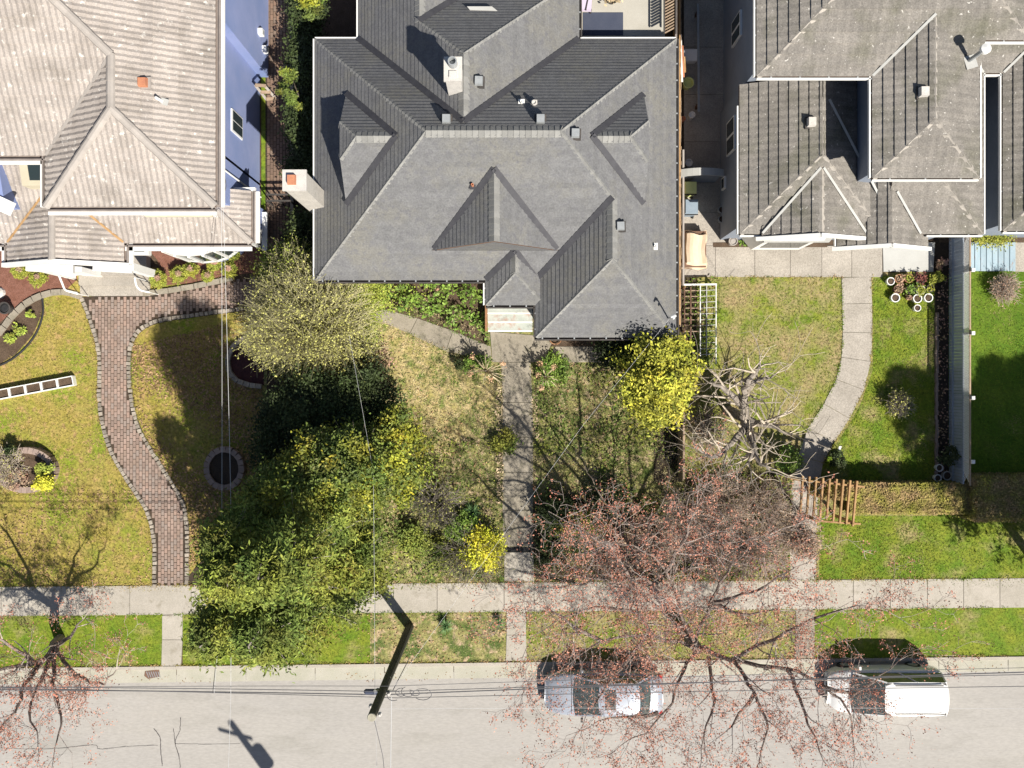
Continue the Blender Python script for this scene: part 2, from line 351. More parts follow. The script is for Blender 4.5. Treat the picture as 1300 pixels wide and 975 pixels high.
slabs('front_walk', [(640, 701), (640, 725), (640, 738)], [(678, 701), (678, 725), (678, 738)], 'concrete', 'short street end of the walk below the black shadow strip')
obj('shadow_strip', MB().prism(G([(639, 694.5), (678, 694.5), (678, 700.5), (639, 700.5)]), -.03, .012), 'black_rubber', label='black strip painted as a shadow across the straight front walk', cat='drain')  # black strip stands in for a cast shadow across the walk
slabs('entry_pad', [(622, 421), (625, 460)], [(704, 428), (690, 460)], 'old_concrete', 'stained concrete pad at the foot of the front steps')
slabs('side_walk', [(705, 440), (747, 440), (800, 440), (855, 440)], [(691, 460), (747, 460), (800, 460), (855, 460)], 'old_concrete', 'concrete strip running east below the grey house eave')
slabs('garden_walk', [(487, 392), (530, 404), (575, 420), (623, 440)], [(470, 402), (520, 424), (566, 446), (625, 459)], 'old_concrete', 'angled concrete garden path under the budding yellow tree')
# edging chips beside the front walk
slabs('alley_floor', [(868, 0), (868, 60), (868, 120), (868, 180), (868, 232), (868, 270), (868, 312)], [(935, 0), (935, 60), (935, 120), (935, 180), (935, 232), (935, 270), (935, 312)],
      'pebble_concrete', 'concrete alley floor between the grey house and its east neighbour', z=.02)
slabs('cross_walk', [(866, 312), (908, 312), (958, 312), (1003, 312), (1043, 312), (1081, 312), (1120, 312)], [(866, 352), (908, 352), (958, 352), (1003, 352), (1043, 352), (1081, 352), (1120, 352)],
      'pebble_concrete', 'wide exposed pebble walk along the east house front')
obj('entry_slab', MB().prism(G([(1120, 308), (1186, 308), (1184, 345), (1121, 345)]), -.03, .06), 'pale_concrete', label='white concrete slab at the east house porch', kind='structure')
cl = smooth_line([(1087, 352), (1088, 395), (1088, 440), (1082, 480), (1062, 522), (1038, 560), (1024, 600), (1020, 660), (1019, 738)], 5)
cl = cl[::4] if len(cl) % 4 == 1 else cl[::4]+[cl[-1]]
Le, Re = [], []
for i, p in enumerate(cl):
    a, b = cl[max(i-1, 0)], cl[min(i+1, len(cl)-1)]; d = Vector((b[0]-a[0], b[1]-a[1])).normalized(); w = 19 if i < 7 else 17
    Le.append((p[0]+d.y*w, p[1]-d.x*w)); Re.append((p[0]-d.y*w, p[1]+d.x*w))
slabs('curved_walk', Re, Le, 'pebble_concrete', 'curved exposed pebble path crossing the east lawn')
CURV = Le+Re[::-1]
# ---------- brick path of the west house
PL = smooth_line([(100, 377), (112, 408), (123, 450), (124, 515), (136, 568), (160, 612), (184, 650), (193, 690), (193, 744)], 6)
PR = smooth_line([(336, 390), (300, 396), (240, 404), (196, 412), (174, 428), (167, 455), (169, 500), (178, 540), (196, 572), (218, 607), (236, 640), (241, 685), (240, 743)], 6)
BR = PL+PR[::-1]+[(336, 348)]
BR = [(100, 377)]+PL[1:]+PR[::-1]+[(338, 345), (290, 355), (190, 373)]
bp = thing('brick_path', 'S-curved red brick path edged with grey cobbles', None, kind='structure')
obj('bedding', MB().prism(G(BR), -.03, .012), 'dark_soil', bp)
def pavers(poly, bw, bl, z, parent, m, name='paver_field'):
    x0, x1 = min(p[0] for p in poly), max(p[0] for p in poly); y0, y1 = min(p[1] for p in poly), max(p[1] for p in poly)
    V = []; T = []; j = 0; x = x0; g = .008
    cs = []
    while x < x1:
        y = y0-(bl/2 if j % 2 else 0)
        while y < y1: cs.append((x+bw/2, y+bl/2)); y += bl
        x += bw; j += 1
    cs = np.array(cs); ok = inside(poly, cs[:, 0], cs[:, 1]); cs = cs[ok]
    for cx, cy in cs:
        a, b = bw/2-g, bl/2-g; h = z+random.uniform(-.004, .004); c = .006
        q0 = [(cx-a, cy-b), (cx+a, cy-b), (cx+a, cy+b), (cx-a, cy+b)]; q1 = [(cx-a+c, cy-b+c), (cx+a-c, cy-b+c), (cx+a-c, cy+b-c), (cx-a+c, cy+b-c)]
        V += [(*p, h) for p in q1]
        for k in range(4): V += [(*q0[k], h-.012), (*q0[(k+1) % 4], h-.012), (*q1[(k+1) % 4], h), (*q1[k], h)]
        t = random.choice([(1, 1, 1), (.88, .86, .86), (1.12, 1.05, 1.02), (1.0, 1.06, 1.1), (.95, .93, .9), (1.15, 1.12, 1.12)]); T += [t]*5
    me = npmesh(name, np.array(V), 4, m, np.array(T)); o = bpy.data.objects.new(name, me); C.objects.link(o)
    if parent: o.parent = parent
    return props(o, kind='stuff')
INL = G(BR)
pavers(G([(101, 381)]+[(x+7, y) for x, y in PL[1:]]+[(x-7, y) for x, y in PR[:24:-1]]+[(x-2, y-8) for x, y in PR[24::-1]]+[(338, 350), (190, 378)]), .133, .25, .03, bp, 'paver')
cob = [MB().box((0, 0, .0), (.2, .165, .07), 0, .86).mesh('cobble', 'cobble'), MB().box((0, 0, .0), (.17, .18, .07), 0, .82).mesh('cobble', 'cobble')]
def stones_along(line, parent, step=.195, off=.1, z=.03, meshes=cob, name='cobble', jit=.012, sc=1.):
    P_ = [Vector(p) for p in G(line)]; acc = 0; n = 0
    for a, b in zip(P_[:-1], P_[1:]):
        d = b-a; L = d.length; u = d/L; nrm = Vector((-u.y, u.x))
        while acc < L:
            p = a+u*acc+nrm*off
            o = bpy.data.objects.new(name, meshes[n % len(meshes)]); C.objects.link(o); o.parent = parent
            o.location = Vector((p.x+random.uniform(-jit, jit), p.y+random.uniform(-jit, jit), z+random.uniform(-.008, .012)))-(wloc(parent))
            o.rotation_euler = (random.uniform(-.06, .06), random.uniform(-.06, .06), math.atan2(u.y, u.x)+random.uniform(-.12, .12)); o.scale = (sc*random.uniform(.85, 1.05), sc*random.uniform(.85, 1.15), 1)
            acc += step*random.uniform(.93, 1.07); n += 1
        acc -= L
    return n
stones_along(PL, bp, off=.1); stones_along(PR, bp, off=-.1)
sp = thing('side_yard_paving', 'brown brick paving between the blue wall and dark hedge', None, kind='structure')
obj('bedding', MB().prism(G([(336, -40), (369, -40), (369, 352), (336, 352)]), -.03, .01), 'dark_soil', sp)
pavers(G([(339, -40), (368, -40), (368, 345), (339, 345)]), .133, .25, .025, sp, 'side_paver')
obj('edging', MB().prism(G([(369, -40), (373, -40), (373, 350), (369, 350)]), -.03, .1), 'old_concrete', sp)
obj('grass_verge', MB().prism(G([(332, -40), (337, -40), (337, 345), (332, 345)]), -.03, .03), 'lawn_green', sp)
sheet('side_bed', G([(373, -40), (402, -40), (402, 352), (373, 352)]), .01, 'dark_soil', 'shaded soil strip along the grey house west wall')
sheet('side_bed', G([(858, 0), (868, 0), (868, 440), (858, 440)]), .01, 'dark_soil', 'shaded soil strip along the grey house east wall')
# beds
def bed(poly, z, m, label): return sheet('planting_bed', G(poly), z, m, label)
bed(smooth_line([(188, 316), (200, 330), (210, 362), (240, 360), (290, 350), (330, 346), (334, 330), (332, 300), (250, 300), (188, 300)], 1), .012, 'mulch', 'red mulch bed before the white bow window')
bed([(-60, 300), (98, 300), (98, 355), (84, 368), (60, 371), (36, 380), (14, 398), (-10, 425), (-60, 430)], .008, 'mulch', 'red mulch bed at the west house porch')
bed([(50, 377), (56, 379), (52, 402), (42, 425), (20, 450), (-10, 468), (-60, 470), (-60, 440), (-10, 418), (14, 398), (36, 382)], .012, 'soil', 'crescent bed of dark bark edged with black strip')
bed([(290, 350), (333, 345), (333, 395), (300, 390), (285, 372)], .016, 'soil', 'leaf littered soil at the path corner')
bed([(333, 425), (313, 428), (297, 440), (291, 460), (298, 478), (315, 486), (335, 489), (335, 430)], .012, 'dark_purple', 'dark red bed inside the curved block edging')
bed([(1187, 340), (1204, 340), (1204, 612), (1187, 612)], .01, 'dark_soil', 'narrow black soil bed along the lattice fence')
bed([(480, 356), (618, 356), (618, 440), (575, 420), (530, 404), (487, 392)], .008, 'soil', 'soil under the leafy green plants by the eave')
bed([(690, 426), (800, 426), (800, 440), (690, 440)], .012, 'soil', 'narrow soil strip beneath the grey house front eave')
bed([(1186, 300), (1228, 300), (1228, 345), (1186, 345)], .006, 'dark_soil', 'bare shaded soil at the fence head')
bed([(866, 352), (884, 352), (884, 450), (866, 450)], .006, 'dark_soil', 'weedy soil strip under the white ladder rack')
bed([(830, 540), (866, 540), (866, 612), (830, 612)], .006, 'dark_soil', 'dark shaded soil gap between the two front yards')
bed([(1010, 655), (1036, 655), (1036, 738), (1036, 738), (1010, 738)], -.005, 'soil', 'soil beneath the pink twiggy shrubs')
bed([(905, 308), (1050, 306), (1050, 314), (905, 314)], .035, 'soil', 'thin flower strip under the white bay')
bed([(1192, 296), (1300, 296), (1300, 308), (1192, 308)], .012, 'soil', 'mossy soil behind the blue metal sheets')
sheet('patio', G([(1287, 308), (1420, 308), (1420, 345), (1287, 345)]), .02, 'pebble_concrete', 'beige paving beside the blue metal sheets')
bed([(676, 640), (700, 620), (760, 640), (850, 660), (860, 735), (678, 735)], .006, 'soil', 'leafy soil under the shrubs east of the front walk')
bed([(870, 600), (1010, 600), (1010, 735), (866, 735)], .006, 'soil', 'soil beneath the reddish shrub thicket')
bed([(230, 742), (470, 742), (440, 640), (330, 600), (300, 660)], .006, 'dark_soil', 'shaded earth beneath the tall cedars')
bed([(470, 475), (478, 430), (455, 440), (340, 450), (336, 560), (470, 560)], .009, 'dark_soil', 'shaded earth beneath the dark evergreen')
# block edgings
def edging(name, line, label, h=.28, w=.2, m='cobble', closed=False, step=.3, z0=0):
    t = thing(name, label, 'garden edging', (*G([line[0]])[0], 0))
    pts = [Vector(p) for p in G(line)]; acc = 0
    me = MB().box((0, 0, h/2), (step-.015, w, h), 0, .97).mesh('stone_block', m)
    for a, b in zip(pts[:-1], pts[1:]):
        d = b-a; L = d.length; u = d/L
        while acc < L:
            p = a+u*acc; o = bpy.data.objects.new('stone_block', me); C.objects.link(o); o.parent = t
            o.location = Vector((p.x, p.y, z0+random.uniform(-.01, .01)))-t.location; o.rotation_euler.z = math.atan2(u.y, u.x)+random.uniform(-.04, .04); acc += step
        acc -= L
    return t
mat('brick_block', (.33, .25, .21), (.28, .215, .185), 4, 40, .2, .9, .3, rnd=.12)
cx, cy = 45, 598
ov = [(37+37*math.cos(t), 598-26*math.sin(t)) for t in [2*math.pi*k/36 for k in range(29)]]
ov = [(x, y) for x, y in ov]
edging('oval_planter_edging', [(38+34*math.cos(t), 596-25*math.sin(t)) for t in [2*math.pi*k/36 for k in range(37)]], 'raised oval brick ring holding a yellow flowering shrub', .38, .26, 'brick_block', step=.22)
sheet('planter_soil', G([(38+31*math.cos(t), 596-22*math.sin(t)) for t in [2*math.pi*k/24 for k in range(24)]]), .26, 'soil', 'brown soil inside the oval brick planter')
edging('round_planter_edging', [(287+22*math.cos(t), 594-24*math.sin(t)) for t in [2*math.pi*k/30 for k in range(31)]], 'round block ring beside the cedars, half in shadow', .3, .24, 'brick_block', step=.25)
sheet('planter_soil', G([(287+19*math.cos(t), 594-21*math.sin(t)) for t in [2*math.pi*k/24 for k in range(24)]]), .2, 'dark_soil', 'dark earth inside the round block ring')
edging('curved_edging', smooth_line([(332, 422), (314, 428), (297, 440), (290, 460), (297, 479), (315, 488), (336, 491)], 4), 'curved grey block edging around the dark red bed', .15, .2, 'cobble', step=.26)
edging('bed_kerb', smooth_line([(190, 372), (215, 369), (245, 364), (292, 354)], 4), 'pale kerb stones below the red mulch bed', .1, .22, 'old_concrete', step=.55)
edging('bed_kerb', smooth_line([(97, 375), (80, 371), (58, 374), (36, 384), (16, 402), (2, 420), (-20, 440)], 4), 'curved pale kerb stones around the porch mulch bed', .1, .25, 'old_concrete', step=.42)
obj('lawn_edging', MB().tube([(*p, .03) for p in G(smooth_line([(54, 378), (55, 398), (46, 424), (26, 448), (0, 464), (-40, 474)], 4))], .045, 5), 'black_rubber', label='black strip edging of the crescent bark bed', cat='garden edging')
brow = thing('brick_row', 'row of upright red bricks between lawn and fence bed', 'garden edging', (*G([(1187, 350)])[0], 0))
me = MB().box((0, 0, .06), (.1, .2, .12)).mesh('brick', 'brick_block')
for k in range(36):
    o = bpy.data.objects.new('brick', me); C.objects.link(o); o.parent = brow
    p = G([(1188+random.uniform(-.6, .6), 400+k*5.9)])[0]; o.location = Vector((*p, 0))-brow.location; o.rotation_euler.z = random.uniform(-.2, .2); o.rotation_euler.y = random.uniform(-.2, .2)
# road marks: tar cracks as thin real strips, storm drain
def crack(pts, w, label):
    P_ = [Vector(p) for p in G(smooth_line(pts, 5))]; mb = MB()
    for i in range(len(P_)-1):
        a, b = P_[i], P_[i+1]; d = (b-a).normalized(); n = Vector((-d.y, d.x))*w*(.5+.5*random.random())
        jx = Vector((random.uniform(-.015, .015), random.uniform(-.015, .015)))
        mb.poly([(*(a-n), -.015), (*(b-n+jx), -.015), (*(b+n+jx), -.015), (*(a+n), -.015)])
    return obj('road_crack', mb, 'crack_tar', label=label, kind='structure')
crack([(195, 925), (203, 937), (204, 955), (206, 973)], .022, 'dark forked crack in the road, western one')
crack([(229, 911), (228, 928), (222, 942), (227, 960), (229, 980)], .022, 'dark forked crack in the road, eastern one')
crack([(220, 925), (222, 945)], .016, 'short branch of the eastern road crack')
crack([(0, 950), (60, 951), (118, 946), (126, 951), (160, 948), (200, 946)], .013, 'thin lengthwise crack toward the west street tree')
crack([(222, 944), (260, 945), (305, 944)], .01, 'thin lengthwise crack near the pole shadow')
dr = thing('storm_drain', 'rusty oval storm drain grate in the gutter pan', 'drain', (*G([(193, 856)])[0], -.008))
obj('drain_frame', MB().prism([(p[0], p[1]) for p in G([(184, 852), (202, 850), (203, 859), (188, 862), (183, 858)])], -.01, -.002), 'brown_wood', dr)
for k in range(6):
    q = G([(186+k*2.9, 852.5), (189+k*2.9, 860)]); obj('grate_bar', MB().bar((*q[0], .004), (*q[1], .004), .035, .012), 'steel', dr)
# ================= ROOF ENGINE
def clip(poly, a, b, c):
    """keep a*x+b*y+c >= 0 of a convex plan polygon"""
    out = []; n = len(poly)
    for i in range(n):
        p, q = poly[i], poly[(i+1) % n]; dp, dq = a*p[0]+b*p[1]+c, a*q[0]+b*q[1]+c
        if dp >= 0: out.append(p)
        if (dp > 0 > dq) or (dp < 0 < dq):
            t = dp/(dp-dq); out.append((p[0]+(q[0]-p[0])*t, p[1]+(q[1]-p[1])*t))
    return out
def area(p): return abs(sum(p[k][0]*p[(k+1) % len(p)][1]-p[(k+1) % len(p)][0]*p[k][1] for k in range(len(p))))/2 if len(p) > 2 else 0
def hiproof(rect, he, p, sides='SNEW', off=None):
    x0, x1, y0, y1 = rect; pl = []; off = off or {}
    D = {'S': (0, 1, -y0), 'N': (0, -1, y1), 'W': (1, 0, -x0), 'E': (-1, 0, x1)}
    for s in sides:
        a, b, c = D[s]; pl.append((p*a, p*b, he+off.get(s, 0)+p*c, s))
    fs = []
    base = [(x0, y0), (x1, y0), (x1, y1), (x0, y1)]
    for i, A in enumerate(pl):
        q = base
        for j, B in enumerate(pl):
            if i != j: q = clip(q, B[0]-A[0], B[1]-A[1], B[2]-A[2])
            if len(q) < 3: break
        if area(q) > .01: fs.append((q, A))
    return dict(base=base, planes=pl, faces=fs)
def envelope(roofs):
    out = []
    for i, R in enumerate(roofs):
        for q, A in R['faces']:
            pieces = [q]
            for j, Q in enumerate(roofs):
                if i == j: continue
                e = -1e-4 if j < i else 1e-4
                hp = []
                b = Q['base']
                for k in range(4):
                    x1, y1 = b[k]; x2, y2 = b[(k+1) % 4]; hp.append((-(y2-y1), (x2-x1), (y2-y1)*x1-(x2-x1)*y1))
                for B in Q['planes']: hp.append((B[0]-A[0], B[1]-A[1], B[2]-A[2]-e))
                new = []
                for pc in pieces:
                    rem = pc
                    outs = []
                    for (a, bb, c) in hp:
                        if abs(a) < 1e-9 and abs(bb) < 1e-9:
                            if c < 0: outs.append(rem); rem = []; break
                            continue
                        o = clip(rem, -a, -bb, -c)
                        if area(o) > 1e-4: outs.append(o)
                        rem = clip(rem, a, bb, c)
                        if area(rem) < 1e-4: rem = []; break
                    new += outs if rem else ([pc] if not rem else outs)
                pieces = new
            out.append((R, A, pieces))
    return out
def build_roof(roofs, root, m, expo, step=.02, rib=None, name='tile_course', tk=.05, under='brown_wood', side_over=None):
    """lay every roof face as overlapping courses of tiles; each course is one part"""
    for R, A, pieces in envelope(roofs):
        a, b, c, s = A; g = math.hypot(a, b)
        if not pieces: continue
        ux, uy = a/g, b/g                 # uphill in plan
        nz = 1/math.hypot(1, g); nrm = Vector((-a*nz, -b*nz, nz)); vx, vy = -uy, ux
        d0 = min(p[0]*ux+p[1]*uy for q in R['base'] for p in [q]) if True else 0
        d0 = min(p[0]*ux+p[1]*uy for pc in [q for q, AA in R['faces'] if AA is A] for p in pc)
        ex = expo*nz                       # exposure in plan
        H = lambda x, y: a*x+b*y+c
        dmax = max(p[0]*ux+p[1]*uy for pc in pieces for p in pc)
        k = int((min(p[0]*ux+p[1]*uy for pc in pieces for p in pc)-d0)/ex)
        base = MB()
        for pc in pieces:
            base.poly([(x, y, H(x, y)-.012) for x, y in pc]); base.poly([(x, y, H(x, y)-.16) for x, y in pc[::-1]])
            for i in range(len(pc)):
                p, q = pc[i], pc[(i+1) % len(pc)]; base.poly([(*p, H(*p)-.16), (*q, H(*q)-.16), (*q, H(*q)-.012), (*p, H(*p)-.012)])
        obj('roof_deck', base, under, root)
        while d0+k*ex < dmax-1e-3:
            lo, hi = d0+k*ex, d0+(k+1)*ex; mb = MB()
            for pc in pieces:
                if mb.f: obj(name, mb, m, root); mb = MB()
                q = clip(pc, ux, uy, -lo); q = clip(q, -ux, -uy, hi) if len(q) > 2 else []
                if area(q) < 1e-3: continue
                if rib:
                    t0 = min(p[0]*vx+p[1]*vy for p in q); t1 = max(p[0]*vx+p[1]*vy for p in q)
                    n0 = math.floor(t0/rib[0]*4); n1 = math.ceil(t1/rib[0]*4)
                    for n in range(n0, n1):
                        r = clip(q, vx, vy, -n*rib[0]/4); r = clip(r, -vx, -vy, (n+1)*rib[0]/4) if len(r) > 2 else []
                        if area(r) < 1e-5: continue
                        lift(mb, r, H, ux, uy, vx, vy, lo, hi, step, nrm, rib)
                else: lift(mb, q, H, ux, uy, vx, vy, lo, hi, step, nrm, None)
            if mb.f: obj(name, mb, m, root)
            k += 1
def lift(mb, q, H, ux, uy, vx, vy, lo, hi, step, nrm, rib):
    pts = []
    for x, y in q:
        t = 1-(x*ux+y*uy-lo)/(hi-lo); o = .004+step*t
        if rib:
            ph = ((x*vx+y*vy)/rib[0]) % 1.0; o += rib[1]*(.5+.5*math.cos(2*math.pi*ph))*(1 if True else 0)
        pts.append((x+nrm.x*o, y+nrm.y*o, H(x, y)+nrm.z*o))
    mb.poly(pts)
    n = len(q)
    for i in range(n):                     # front edge of the course
        p, r = q[i], q[(i+1) % n]
        if abs(p[0]*ux+p[1]*uy-lo) < 1e-5 and abs(r[0]*ux+r[1]*uy-lo) < 1e-5 and math.dist(p, r) > 1e-4:
            A, B = pts[i], pts[(i+1) % n]; mb.poly([(p[0], p[1], H(*p)-.01), (r[0], r[1], H(*r)-.01), B, A])
def caps(root, segs, m, w=.28, L=.3, drop=.8, name='ridge_cap', t=.03, half_round=False):
    """cap pieces along hips and ridges; drop = tangent of the wings"""
    if half_round:
        mb = MB(); n = 5
        for k in range(n):
            a0, a1 = math.pi*k/n, math.pi*(k+1)/n
            def q(a, x, s): return (x, -math.cos(a)*w/2*s, math.sin(a)*w*.42*s)
            mb.poly([q(a0, 0, 1), q(a0, L*1.05, .9), q(a1, L*1.05, .9), q(a1, 0, 1)])
        mb.poly([q(math.pi*k/n, 0, 1) for k in range(n+1)])
        me = mb.mesh(name, m, smooth=False)
    else:
        z = -w/2*drop; mb = MB()
        A = [(0, -w/2, z), (0, 0, t), (0, w/2, z)]; B = [(L*1.15, -w/2*.9, z-.01), (L*1.15, 0, .005), (L*1.15, w/2*.9, z-.01)]
        A2 = [(0, -w/2, z-.05), (0, 0, t-.05), (0, w/2, z-.05)]
        mb.poly([A[1], A[0], B[0], B[1]]); mb.poly([A[2], A[1], B[1], B[2]]); mb.poly([A2[0], A[0], A[1], A2[1]][::-1]); mb.poly([A2[1], A[1], A[2], A2[2]][::-1])
        me = mb.mesh(name, m)
    off = wloc(root)
    for a, b in segs:
        a, b = Vector(a), Vector(b); d = b-a; n = max(1, round(d.length/L)); st = d/n; u = d.normalized()
        yaw = math.atan2(u.y, u.x); pit = -math.asin(u.z)
        for k in range(n):
            o = bpy.data.objects.new(name, me); C.objects.link(o); o.parent = root
            o.location = a+st*k+Vector((0, 0, .025))-off; o.rotation_euler = (0, pit, yaw); o.scale.x = d.length/n/L
def strip(root, a, b, w, m, name='valley_strip', z=.045, t=.012):
    a, b = Vector(a), Vector(b); up = Vector((0, 0, z))
    return obj(name, MB().bar(a+up, b+up, w, t), m, root)
def gutter(root, pts, w, m_edge, m_in, br=None, m_br='vent_metal', h=.1, closed=False, name='gutter'):
    """open gutter along a polyline of eave points, running with the roof on its left; brackets as children"""
    pts = [Vector(p) for p in pts]
    for a, b in zip(pts[:-1], pts[1:]):
        d = (b-a).normalized(); o = Vector((d.y, -d.x, 0))          # outward = right hand side
        z = Vector((0, 0, -h))
        g = obj(name, MB().bar(a+o*w/2+z, b+o*w/2+z, w, .02), m_in, root)
        off = Vector((0, 0, 0))
        obj('fascia', MB().bar(a+o*w+Vector((0, 0, -h/2)), b+o*w+Vector((0, 0, -h/2)), .05, h+.04), m_edge, root)
        if br:
            L = (b-a).length; n = int(L/br)
            for k in range(n):
                p = a+d*(k+.5)*L/n
                x = obj('bracket', MB().bar(p+Vector((0, 0, .012)), p+o*(w+.02)+Vector((0, 0, .012)), .05, .015), m_br, root)
# ================= CENTRE HOUSE
def walls(root, rects, m, name='wall'):
    for (x0, x1, y0, y1, z0, z1) in rects: obj(name, MB().prism([(x0, y0), (x1, y0), (x1, y1), (x0, y1)], z0, z1), m, root)
ch = thing('shingle_house', 'house under the large dark grey asphalt shingle hip roof in the middle', 'house', (-.6, 8.5, 0))
he, pt = 3.7, .8
main = hiproof((-7.48, 6.22, 3.95, 13.1), he, pt)
wing = hiproof((.9, 6.22, 1.78, 9), he, pt, 'SEW')
porch = hiproof((-1., 1.25, 3.0, 6.5), he, pt*.88, 'SEW')
back1 = hiproof((-5.83, 2.54, 8.6, 15.44), he, pt, 'NEW')
back2 = hiproof((-5.83, -.75, 11, 24), he, pt, 'NEW')
dw = dict(base=[(-6.07, 4), (0, 4), (0, 13), (-6.07, 13)], planes=[(0, .8, 6.47-.8*8.6, 'S'), (0, -.8, 6.47+.8*8.6, 'N'), (.8, 0, 5.95+.8*6.07, 'W')], faces=[])
de = dict(base=[(1, 4), (4.83, 4), (4.83, 13), (1, 13)], planes=[(0, .8, 6.46-.8*8.6, 'S'), (0, -.8, 6.46+.8*8.6, 'N'), (-.8, 0, 5.88+.8*4.83, 'E')], faces=[])
df = dict(base=[(-4, 4.95), (3, 4.95), (3, 8), (-4, 8)], planes=[(.85, 0, 6.5+.85*.62, 'W'), (-.85, 0, 6.5-.85*.62, 'E')], faces=[])
for R in (dw, de, df):
    for i, A in enumerate(R['planes']):
        q = R['base']
        for j, B in enumerate(R['planes']):
            if i != j: q = clip(q, B[0]-A[0], B[1]-A[1], B[2]-A[2])
        if area(q) > .01: R['faces'].append((q, A))
build_roof([main, wing, porch, back1, back2, dw, de, df], ch, 'shingle', .19, .02, None, 'shingle_course')
def hm(y=None, x=None, s='S'): return {'S': lambda: he+pt*(y-3.95), 'N': lambda: he+pt*(13.1-y), 'W': lambda: he+pt*(x+7.48), 'E': lambda: he+pt*(6.22-x)}[s]()
rz = he+pt*4.575; wr = he+pt*2.66; YB = 8.525
b1 = he+pt*4.185; xb1 = -1.645; jy = 13.1-4.185; n1 = 15.44-4.185
r2 = he+pt*2.54; x2 = -3.29; y2 = 15.44-2.54
segs = [((-7.48, 3.95, he), (-2.905, YB, rz)), ((-7.48, 13.1, he), (-2.905, YB, rz)), ((-2.905, YB, rz), (1.645, YB, rz)), ((6.22, 13.1, he), (1.645, YB, rz)),
        ((3.56, 6.61, wr), (1.645, YB, rz)), ((3.56, 4.44, wr), (3.56, 6.61, wr)), ((.9, 1.78, he), (3.56, 4.44, wr)), ((6.22, 1.78, he), (3.56, 4.44, wr)),
        ((xb1, jy, b1), (xb1, n1, b1)), ((2.54, 15.44, he), (xb1, n1, b1)), ((x2, y2, r2), (xb1, n1, b1)), ((x2, y2, r2), (x2, 21, r2)),
        ((-5.41, 8.6, 6.47), (-4.02, 8.6, 6.47)), ((-6.07, 9.26, 5.95), (-5.41, 8.6, 6.47)), ((-6.07, 7.94, 5.95), (-5.41, 8.6, 6.47)),
        ((2.78, 8.6, 6.46), (4.1, 8.6, 6.46)), ((4.83, 9.33, 5.88), (4.1, 8.6, 6.46)), ((4.83, 7.87, 5.88), (4.1, 8.6, 6.46)),
        ((-.62, 4.95, 6.5), (-.62, 7.45, 6.5)),
        ((-1., 3.0, he), (.125, 4.13, he+.79)), ((1.25, 3.0, he), (.125, 4.13, he+.79)), ((.125, 4.13, he+.79), (.125, 4.94, he+.79))]
caps(ch, segs, 'shingle_cap', .40, .2, .72)
val = [((-5.83, 13.1, he), (xb1, jy, b1)), ((2.54, 13.1, he), (xb1, jy, b1)), ((.9, 3.95, he), (3.56, 6.61, wr)),
       ((-6.07, 10.64, he+pt*1.41), (-4.02, 8.6, 6.47)), ((-6.07, 6.56, he+pt*1.41), (-4.02, 8.6, 6.47)), ((4.83, 10.6, he+pt*1.39), (2.78, 8.6, 6.46)), ((4.83, 6.6, he+pt*1.39), (2.78, 8.6, 6.46)),
       ((-2.88, 4.97, hm(4.97)), (-.62, 7.45, 6.5)), ((1.66, 4.97, hm(4.97)), (-.62, 7.45, 6.5)), ((-1., 3.95, he), (.125, 4.94, he+.79)), ((.9, 4.0, he+.1), (.125, 4.94, he+.79)),
       ((-.75, 15.44, he), (x2, y2, r2))]
for a, b in val: strip(ch, a, b, .22, 'valley', z=.1)
# gable ends of the three small dormers
obj('gable_wall', MB().poly([(-2.88, 4.953, hm(4.95)), (1.66, 4.953, hm(4.95)), (-.62, 4.953, 6.47)]), 'shingle', ch)
obj('gable_wall', MB().poly([(-6.065, 10.64, he+pt*1.41-.02), (-6.065, 6.56, he+pt*1.41-.02), (-6.065, 7.94, 5.93), (-6.065, 9.26, 5.93)]), 'grey_stucco', ch)
obj('gable_wall', MB().poly([(4.825, 6.6, he+pt*1.39-.02), (4.825, 10.6, he+pt*1.39-.02), (4.825, 9.33, 5.86), (4.825, 7.87, 5.86)]), 'shingle', ch)
for (x0, x1, y0, y1) in ((-7.1, 5.85, 4.35, 12.7), (1.3, 5.85, 2.2, 6), (-5.4, 2.15, 12, 22)):
    walls(ch, [(x0, x1, y0, y1, -.03, he-.02)], 'beige_wall')
E_ = [(-7.48, 13.1), (-7.48, 3.95), (-1., 3.95), (-1., 3.0), (.9, 3.0), (.9, 1.78), (6.22, 1.78), (6.22, 13.1), (2.54, 13.1)]
gutter(ch, [(x, y, he) for x, y in [(-7.48, 13.1), (-7.48, 3.95)]], .05, 'white_paint', 'gutter_dark', None)
gutter(ch, [(x, y, he) for x, y in [(-7.48, 3.95), (-1., 3.95)]], .1, 'gutter_dark', 'gutter_dark', .57)
gutter(ch, [(-1., 3.85, he), (-1., 3.0, he)], .07, 'white_paint', 'gutter_dark', .4)
gutter(ch, [(-1., 3.0, he), (.85, 3.0, he)], .1, 'gutter_dark', 'gutter_dark', .5)
gutter(ch, [(.9, 2.98, he), (.9, 1.78, he)], .06, 'gutter_dark', 'gutter_dark', .5)
gutter(ch, [(.85, 1.78, he), (6.3, 1.78, he)], .1, 'gutter_dark', 'gutter_dark', .6)
gutter(ch, [(6.22, 1.78, he), (6.22, 13.1, he)], .09, 'gutter_dark', 'gutter_dark', .6)
gutter(ch, [(6.22, 13.1, he), (2.6, 13.1, he)], .04, 'white_paint', 'white_paint', None)
gutter(ch, [(2.54, 13.15, he), (2.54, 17, he)], .09, 'gutter_dark', 'gutter_dark', .6)
gutter(ch, [(-5.83, 13.1, he), (-7.48, 13.1, he)], .04, 'white_paint', 'white_paint', None)
gutter(ch, [(-5.83, 17, he), (-5.83, 13.15, he)], .05, 'white_paint', 'gutter_dark', None)
